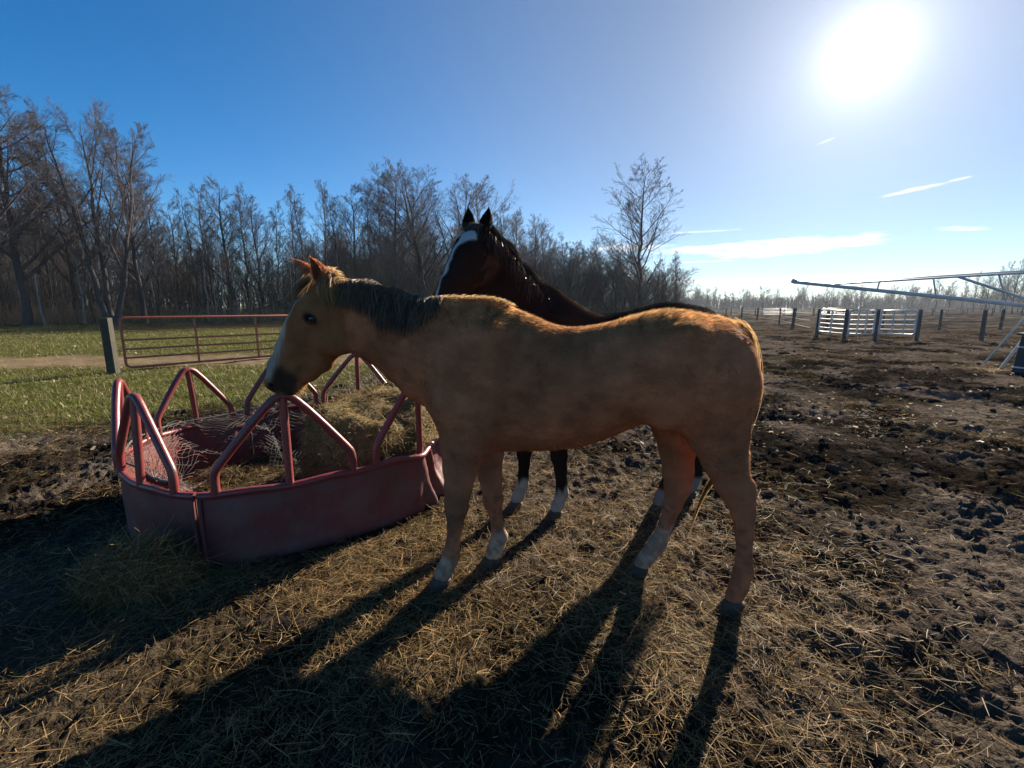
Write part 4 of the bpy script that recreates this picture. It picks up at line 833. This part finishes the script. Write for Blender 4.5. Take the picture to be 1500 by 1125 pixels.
SP = dict(
    spreading_tree=dict(H=18, r=.28, n1=22, t0=.20, a1=46, l1=.46, up1=.35, n2=12, n3=7, n4=5, shape=decu, wob=.006),
    round_tree=dict(H=18, r=.26, n1=12, t0=.22, a1=34, l1=.48, up1=.35, n2=11, n3=7, n4=5, shape=decu, stems=3, splay=.20, wob=.006),
    upright_tree=dict(H=18, r=.22, n1=30, t0=.18, a1=36, l1=.34, up1=.4, n2=9, n3=7, n4=4, shape=oval),
    slender_tree=dict(H=18, r=.13, n1=28, t0=.28, a1=34, l1=.20, up1=.4, n2=8, n3=6, n4=4, shape=oval, wob=.006),
    narrow_tree=dict(H=18, r=.16, n1=32, t0=.22, a1=40, l1=.24, up1=.4, n2=8, n3=6, n4=4, shape=oval, wob=.006),
    maple_tree=dict(H=18, r=.17, n1=36, t0=.10, a1=40, l1=.42, up1=.55, n2=9, n3=6, n4=4, shape=lambda t: np.interp(t, [0, .15, .4, 1], [.7, 1.0, .85, .3])),
    birch_tree=dict(H=18, r=.10, n1=16, t0=.35, a1=40, l1=.22, up1=.3, n2=8, n3=6, n4=4, shape=oval, wob=.006),
    bushy_tree=dict(H=18, r=.16, n1=16, t0=.06, a1=38, l1=.42, up1=.35, n2=10, n3=7, n4=5, shape=decu, stems=4, splay=.26))
LIB = {}
def lib(kind, var):
    if (kind, var) not in LIB:
        s = SP[kind]; (tv, tf), mb = make_tree(hash_(kind)+var*31, s['H'], s['r'], s)
        a = mesh('trunk', tv, tf, M_birch if kind == 'birch_tree' else M_bark); b = mb.build('crown', M_twig)
        LIB[kind, var] = (a, b); a.location = b.location = (0, 0, 0); LIB[kind, var, 'used'] = False
    return LIB[kind, var]
def hash_(s): return sum(ord(c)*(i+3) for i, c in enumerate(s)) % 9973
def tree(kind, x, y, h, label, group=None, var=0, rz=None, wide=1.):
    if kind in ('slender_tree', 'bushy_tree'): var = 0
    h *= .93 if kind in ('slender_tree', 'narrow_tree', 'birch_tree') else (.97 if y < 46 else .87)
    a, b = lib(kind, var); root = empty(kind, (x, y, 0), rng.uniform(0, 6.28) if rz is None else rz); s = h/SP[kind]['H']; root.scale = (s*wide, s*wide, s)
    if not LIB[kind, var, 'used']: a.parent = root; b.parent = root; LIB[kind, var, 'used'] = True
    else: inst(a, root); inst(b, root)
    return tag(root, label, 'tree', group)
def upx(u, Y, v):                                                                      # where a tree at depth Y stands and how tall it is
    c_, s_ = math.cos(PITCH), math.sin(PITCH); dy = (562.5-v)/650; k = Y/(c_+dy*s_); return (u-750)/650*k, 1.5+k*(dy*c_-s_)
def T(u, Y, v, kind, label, group=None, var=0, wide=1.):
    x, h = upx(u, Y, v); x2 = (u-750)/650*(Y*c0) ; return tree(kind, x2, Y, h, label, group, var, None, wide)
c0 = math.cos(PITCH)+math.sin(PITCH)*(562.5-440)/650*1.0
c0 = 1/c0
T(-20, 33, 60, 'upright_tree', 'tall bare tree cut by the left edge of the photo', wide=1.2)
T(38, 37, 118, 'spreading_tree', 'tall dark bare tree with wide limbs at the left end of the woods')
T(160, 39, 148, 'round_tree', 'tall bare tree with several rising stems left of the gate post top', wide=.85)
T(208, 42, 188, 'upright_tree', 'tall bare tree right of the many stemmed tree at the wood edge')
T(105, 44, 178, 'upright_tree', 'bare tree between the two tallest trees on the left', var=1)
T(338, 50, 242, 'upright_tree', 'bare tree rising highest between the left trees and the horse ears', wide=1.1)
T(585, 53, 224, 'spreading_tree', 'big bare tree left of the dark horse head', var=1, wide=1.0)
T(640, 56, 216, 'round_tree', 'tallest broad bare tree just behind the dark horse head', wide=1.4)
T(700, 58, 242, 'spreading_tree', 'broad bare tree rising behind the dark horse ears', wide=.95)
T(935, 52, 222, 'maple_tree', 'lone tall bare tree with fine rising twigs right of the dark horse', wide=1.5)
T(990, 54, 362, 'slender_tree', 'small thin bare tree right beside the lone tall tree')
T(775, 57, 304, 'round_tree', 'rounded bare tree above the neck of the dark horse', var=1)
G1 = 'bare trees along the edge of the woods'
for i, (u, v, kd, Y, lbl) in enumerate([(70, 225, 'narrow_tree', 46, 'thin bare tree just right of the tall spreading tree at the left end'),
    (135, 290, 'slender_tree', 42, 'short slim bare tree above the left side of the gate post'),
    (185, 300, 'narrow_tree', 47, 'short bare tree above the left end of the red gate'),
    (236, 262, 'narrow_tree', 46, 'bare tree above the red gate, right of the tall left trees'),
    (262, 275, 'upright_tree', 50, 'bushy crowned bare tree above the red gate, next to the tall left trees'),
    (290, 268, 'slender_tree', 48, 'slender bare tree straight above the first upright of the red gate'),
    (312, 258, 'narrow_tree', 53, 'narrow bare tree close left of the highest tree above the gate'),
    (365, 262, 'narrow_tree', 51, 'narrow bare tree close right of the highest tree above the gate'),
    (385, 265, 'upright_tree', 54, 'bare tree above the second upright of the red gate'),
    (410, 285, 'slender_tree', 50, 'low slender bare tree left of the golden horse ears'),
    (432, 268, 'narrow_tree', 55, 'narrow bare tree right above the far ear of the golden horse'),
    (455, 262, 'slender_tree', 52, 'slender bare tree right above the near ear of the golden horse'),
    (478, 252, 'narrow_tree', 56, 'narrow bare tree just right of the golden horse ears'),
    (500, 268, 'slender_tree', 54, 'slender bare tree above the start of the golden horse mane'),
    (522, 248, 'upright_tree', 55, 'taller bare tree above the front of the golden horse mane'),
    (545, 262, 'slender_tree', 57, 'slender bare tree left of the big bare tree above the mane'),
    (562, 250, 'narrow_tree', 58, 'narrow bare tree touching the big bare tree above the mane'),
    (610, 262, 'narrow_tree', 60, 'narrow bare tree in the gap left of the broadest tree'),
    (735, 280, 'upright_tree', 60, 'bare tree just right of the dark horse ears'),
    (755, 300, 'narrow_tree', 62, 'narrow bare tree above the dark horse neck crest'),
    (800, 335, 'narrow_tree', 62, 'low narrow bare tree above the dark horse withers'),
    (5, 260, 'narrow_tree', 40, 'short bare tree at the very left edge of the woods'),
    (-60, 150, 'upright_tree', 34, 'tall bare tree mostly outside the left edge')]):
    T(u+rng.normal(0, 2), Y, v, kd, lbl, G1, var=i % 2)
G2 = 'low bushy trees right of the woods'; LB = 'low bushy bare tree with reddish twigs at the right end of the woods'
for i, (u, v) in enumerate(((815, 332), (832, 345), (850, 342), (868, 352), (885, 348), (902, 358), (918, 372), (950, 372), (965, 380), (978, 392), (840, 380), (895, 385), (930, 395))): T(u, 52+i % 5*2, v, 'bushy_tree', LB, G2, var=i % 2, wide=1.35)
G3 = 'pale birches inside the woods'
for u, Y, v in ((62, 38, 205), (30, 39, 230), (118, 41, 235), (84, 43, 240), (205, 44, 250), (228, 46, 268), (302, 47, 285), (318, 49, 280), (327, 48, 300), (428, 52, 320), (350, 50, 290), (500, 54, 330)): T(u, Y, v, 'birch_tree', 'thin pale trunked birch standing among the dark woods', G3)
G4 = 'trees deeper in the woods'
for i in range(105):
    u = rng.uniform(-120, 800); Y = np.interp(u, [-120, 0, 300, 800], [38, 46, 56, 66])+rng.uniform(3, 22); v = np.interp(u, [-120, 60, 240, 300, 560, 700, 800], [190, 255, 310, 320, 305, 310, 350])+rng.uniform(0, 70)
    T(u, Y, v, ('narrow_tree', 'slender_tree', 'upright_tree', 'bushy_tree')[i % 4], 'leafless tree standing deeper inside the dark woods', G4, var=i % 2)
G5 = 'small far trees on the horizon'
for i in range(70):
    u = rng.uniform(1000, 1540); Y = rng.uniform(230, 330); v = rng.uniform(413, 436)-3*(u > 1350)
    T(u, Y, v, ('round_tree', 'narrow_tree', 'slender_tree', 'spreading_tree', 'upright_tree')[i % 5], 'small far bare tree on the horizon beyond the paddock', G5, var=0 if i % 5 in (0,) else i % 2)
T(1118, 240, 417, 'spreading_tree', 'rounded far tree standing out on the horizon left of the auger tip', wide=1.5)
G6 = 'bare trees at the right edge'
for i, (u, v, Y) in enumerate(((1372, 400, 150), (1392, 405, 150), (1410, 402, 145), (1428, 395, 140), (1446, 392, 140), (1460, 385, 135), (1475, 378, 130), (1486, 370, 120), (1500, 362, 115), (1515, 350, 110), (1535, 345, 108), (1440, 405, 150), (1468, 400, 150), (1494, 392, 140))):
    T(u, Y, v, ('narrow_tree', 'upright_tree', 'slender_tree')[i % 3], 'bare tree in the cluster at the right edge behind the auger', G6, var=i % 2)
def stems_mass(name, label, cat, X, Hh, col_m, r0, K=4, twigs=5, fan=.35):
    n = len(X); t = np.linspace(0, 1, K); a = rng.uniform(0, 2*pi, n); k = rng.gamma(2, .09, n)
    P = np.stack([X[:, :1]+(np.cos(a)*k*Hh)[:, None]*t**1.3+rng.normal(0, .03, (n, K))*Hh[:, None]*t, X[:, 1:2]+(np.sin(a)*k*Hh)[:, None]*t**1.3+rng.normal(0, .03, (n, K))*Hh[:, None]*t, Hh[:, None]*t-.05], -1)
    Rd = r0[:, None]*(1-.85*t); V, F = tubes(P, Rd, 3); mb = MB(); mb.add(V, F)
    m = n*twigs; i = np.repeat(np.arange(n), twigs); q = rng.uniform(.25, .95, m); f = q*(K-1); j = np.minimum(f.astype(int), K-2); fr = (f-j)[:, None]; b = P[i, j]*(1-fr)+P[i, j+1]*fr
    d = nrm(np.stack([rng.normal(0, 1, m), rng.normal(0, 1, m), rng.uniform(.2, 1.6, m)], 1)); ln = Hh[i]*fan*rng.uniform(.4, 1.1, m)
    Q = np.stack([b, b+d*ln[:, None]], 1); V, F = tubes(Q, np.repeat((r0[i]*.45)[:, None], 2, 1)*np.array([1, .35]), 3); mb.add(V, F)
    o = mb.build(name, col_m, None, True); return tag(o, label, cat, kind='stuff')
def wood_line(u): return np.interp(u, [-160, 0, 300, 560, 820, 1000], [33, 40, 48, 54, 54, 56])
u = rng.uniform(-160, 800, 6800); Y = wood_line(u)+rng.uniform(0, 1, 6800)**1.2*34; X = np.stack([(u-750)/650*Y*c0, Y], 1)
stems_mass('undergrowth', 'dense dark bare undergrowth filling the woods on the left', 'undergrowth', X, np.minimum(rng.gamma(4, 1.35, 6800)+1.4, 10), M_bark, rng.uniform(.016, .05, 6800))
u = rng.uniform(780, 1000, 1500); Y = 54+rng.uniform(0, 8, 1500); X = np.stack([(u-750)/650*Y*c0, Y], 1)
stems_mass('thicket', 'reddish brown thicket of twigs below the lone tree', 'thicket', X, rng.gamma(5, .6, 1500)+.8, M_twig, rng.uniform(.012, .03, 1500))
u = rng.uniform(985, 1560, 2800); Y = rng.uniform(300, 345, 2800); X = np.stack([(u-750)/650*Y*c0, Y], 1)
stems_mass('distant_woods', 'low dark band of distant woods along the right horizon', 'woods', X, rng.gamma(14, .50, 2800)+1, M_bark, rng.uniform(.14, .4, 2800), K=3, fan=.3)
M_weed = mat('dry_weeds', (.6, .44, .27), (.45, .32, .2), 2, .8, trans=.5)
u = rng.uniform(-150, 640, 3200); Y = wood_line(u)-rng.gamma(2, .5, 3200); X = np.stack([(u-750)/650*Y*c0, Y], 1)
stems_mass('dry_weeds', 'tan dry weeds along the foot of the woods', 'weeds', X, rng.gamma(4, .25, 3200)+.35, M_weed, rng.uniform(.008, .018, 3200), K=3, twigs=3, fan=.4)

# ------------------------------------------------------------------ air
def haze():
    mb = MB(); mb.box((0, 0, 14), (3200, 3200, 30)); m = bpy.data.materials.new('haze'); m.use_nodes = True; nt = m.node_tree; nt.nodes.clear()
    o = nt.nodes.new('ShaderNodeOutputMaterial'); v = nt.nodes.new('ShaderNodeVolumePrincipled'); v.inputs['Color'].default_value = (.80, .88, 1, 1); v.inputs['Density'].default_value = HAZE; v.inputs['Anisotropy'].default_value = .25
    nt.links.new(v.outputs[0], o.inputs['Volume'])
    tag(mb.build('haze', m, None, False), 'thin blue haze in the air over the whole field', 'haze', kind='stuff')
HAZE = .00022
haze()
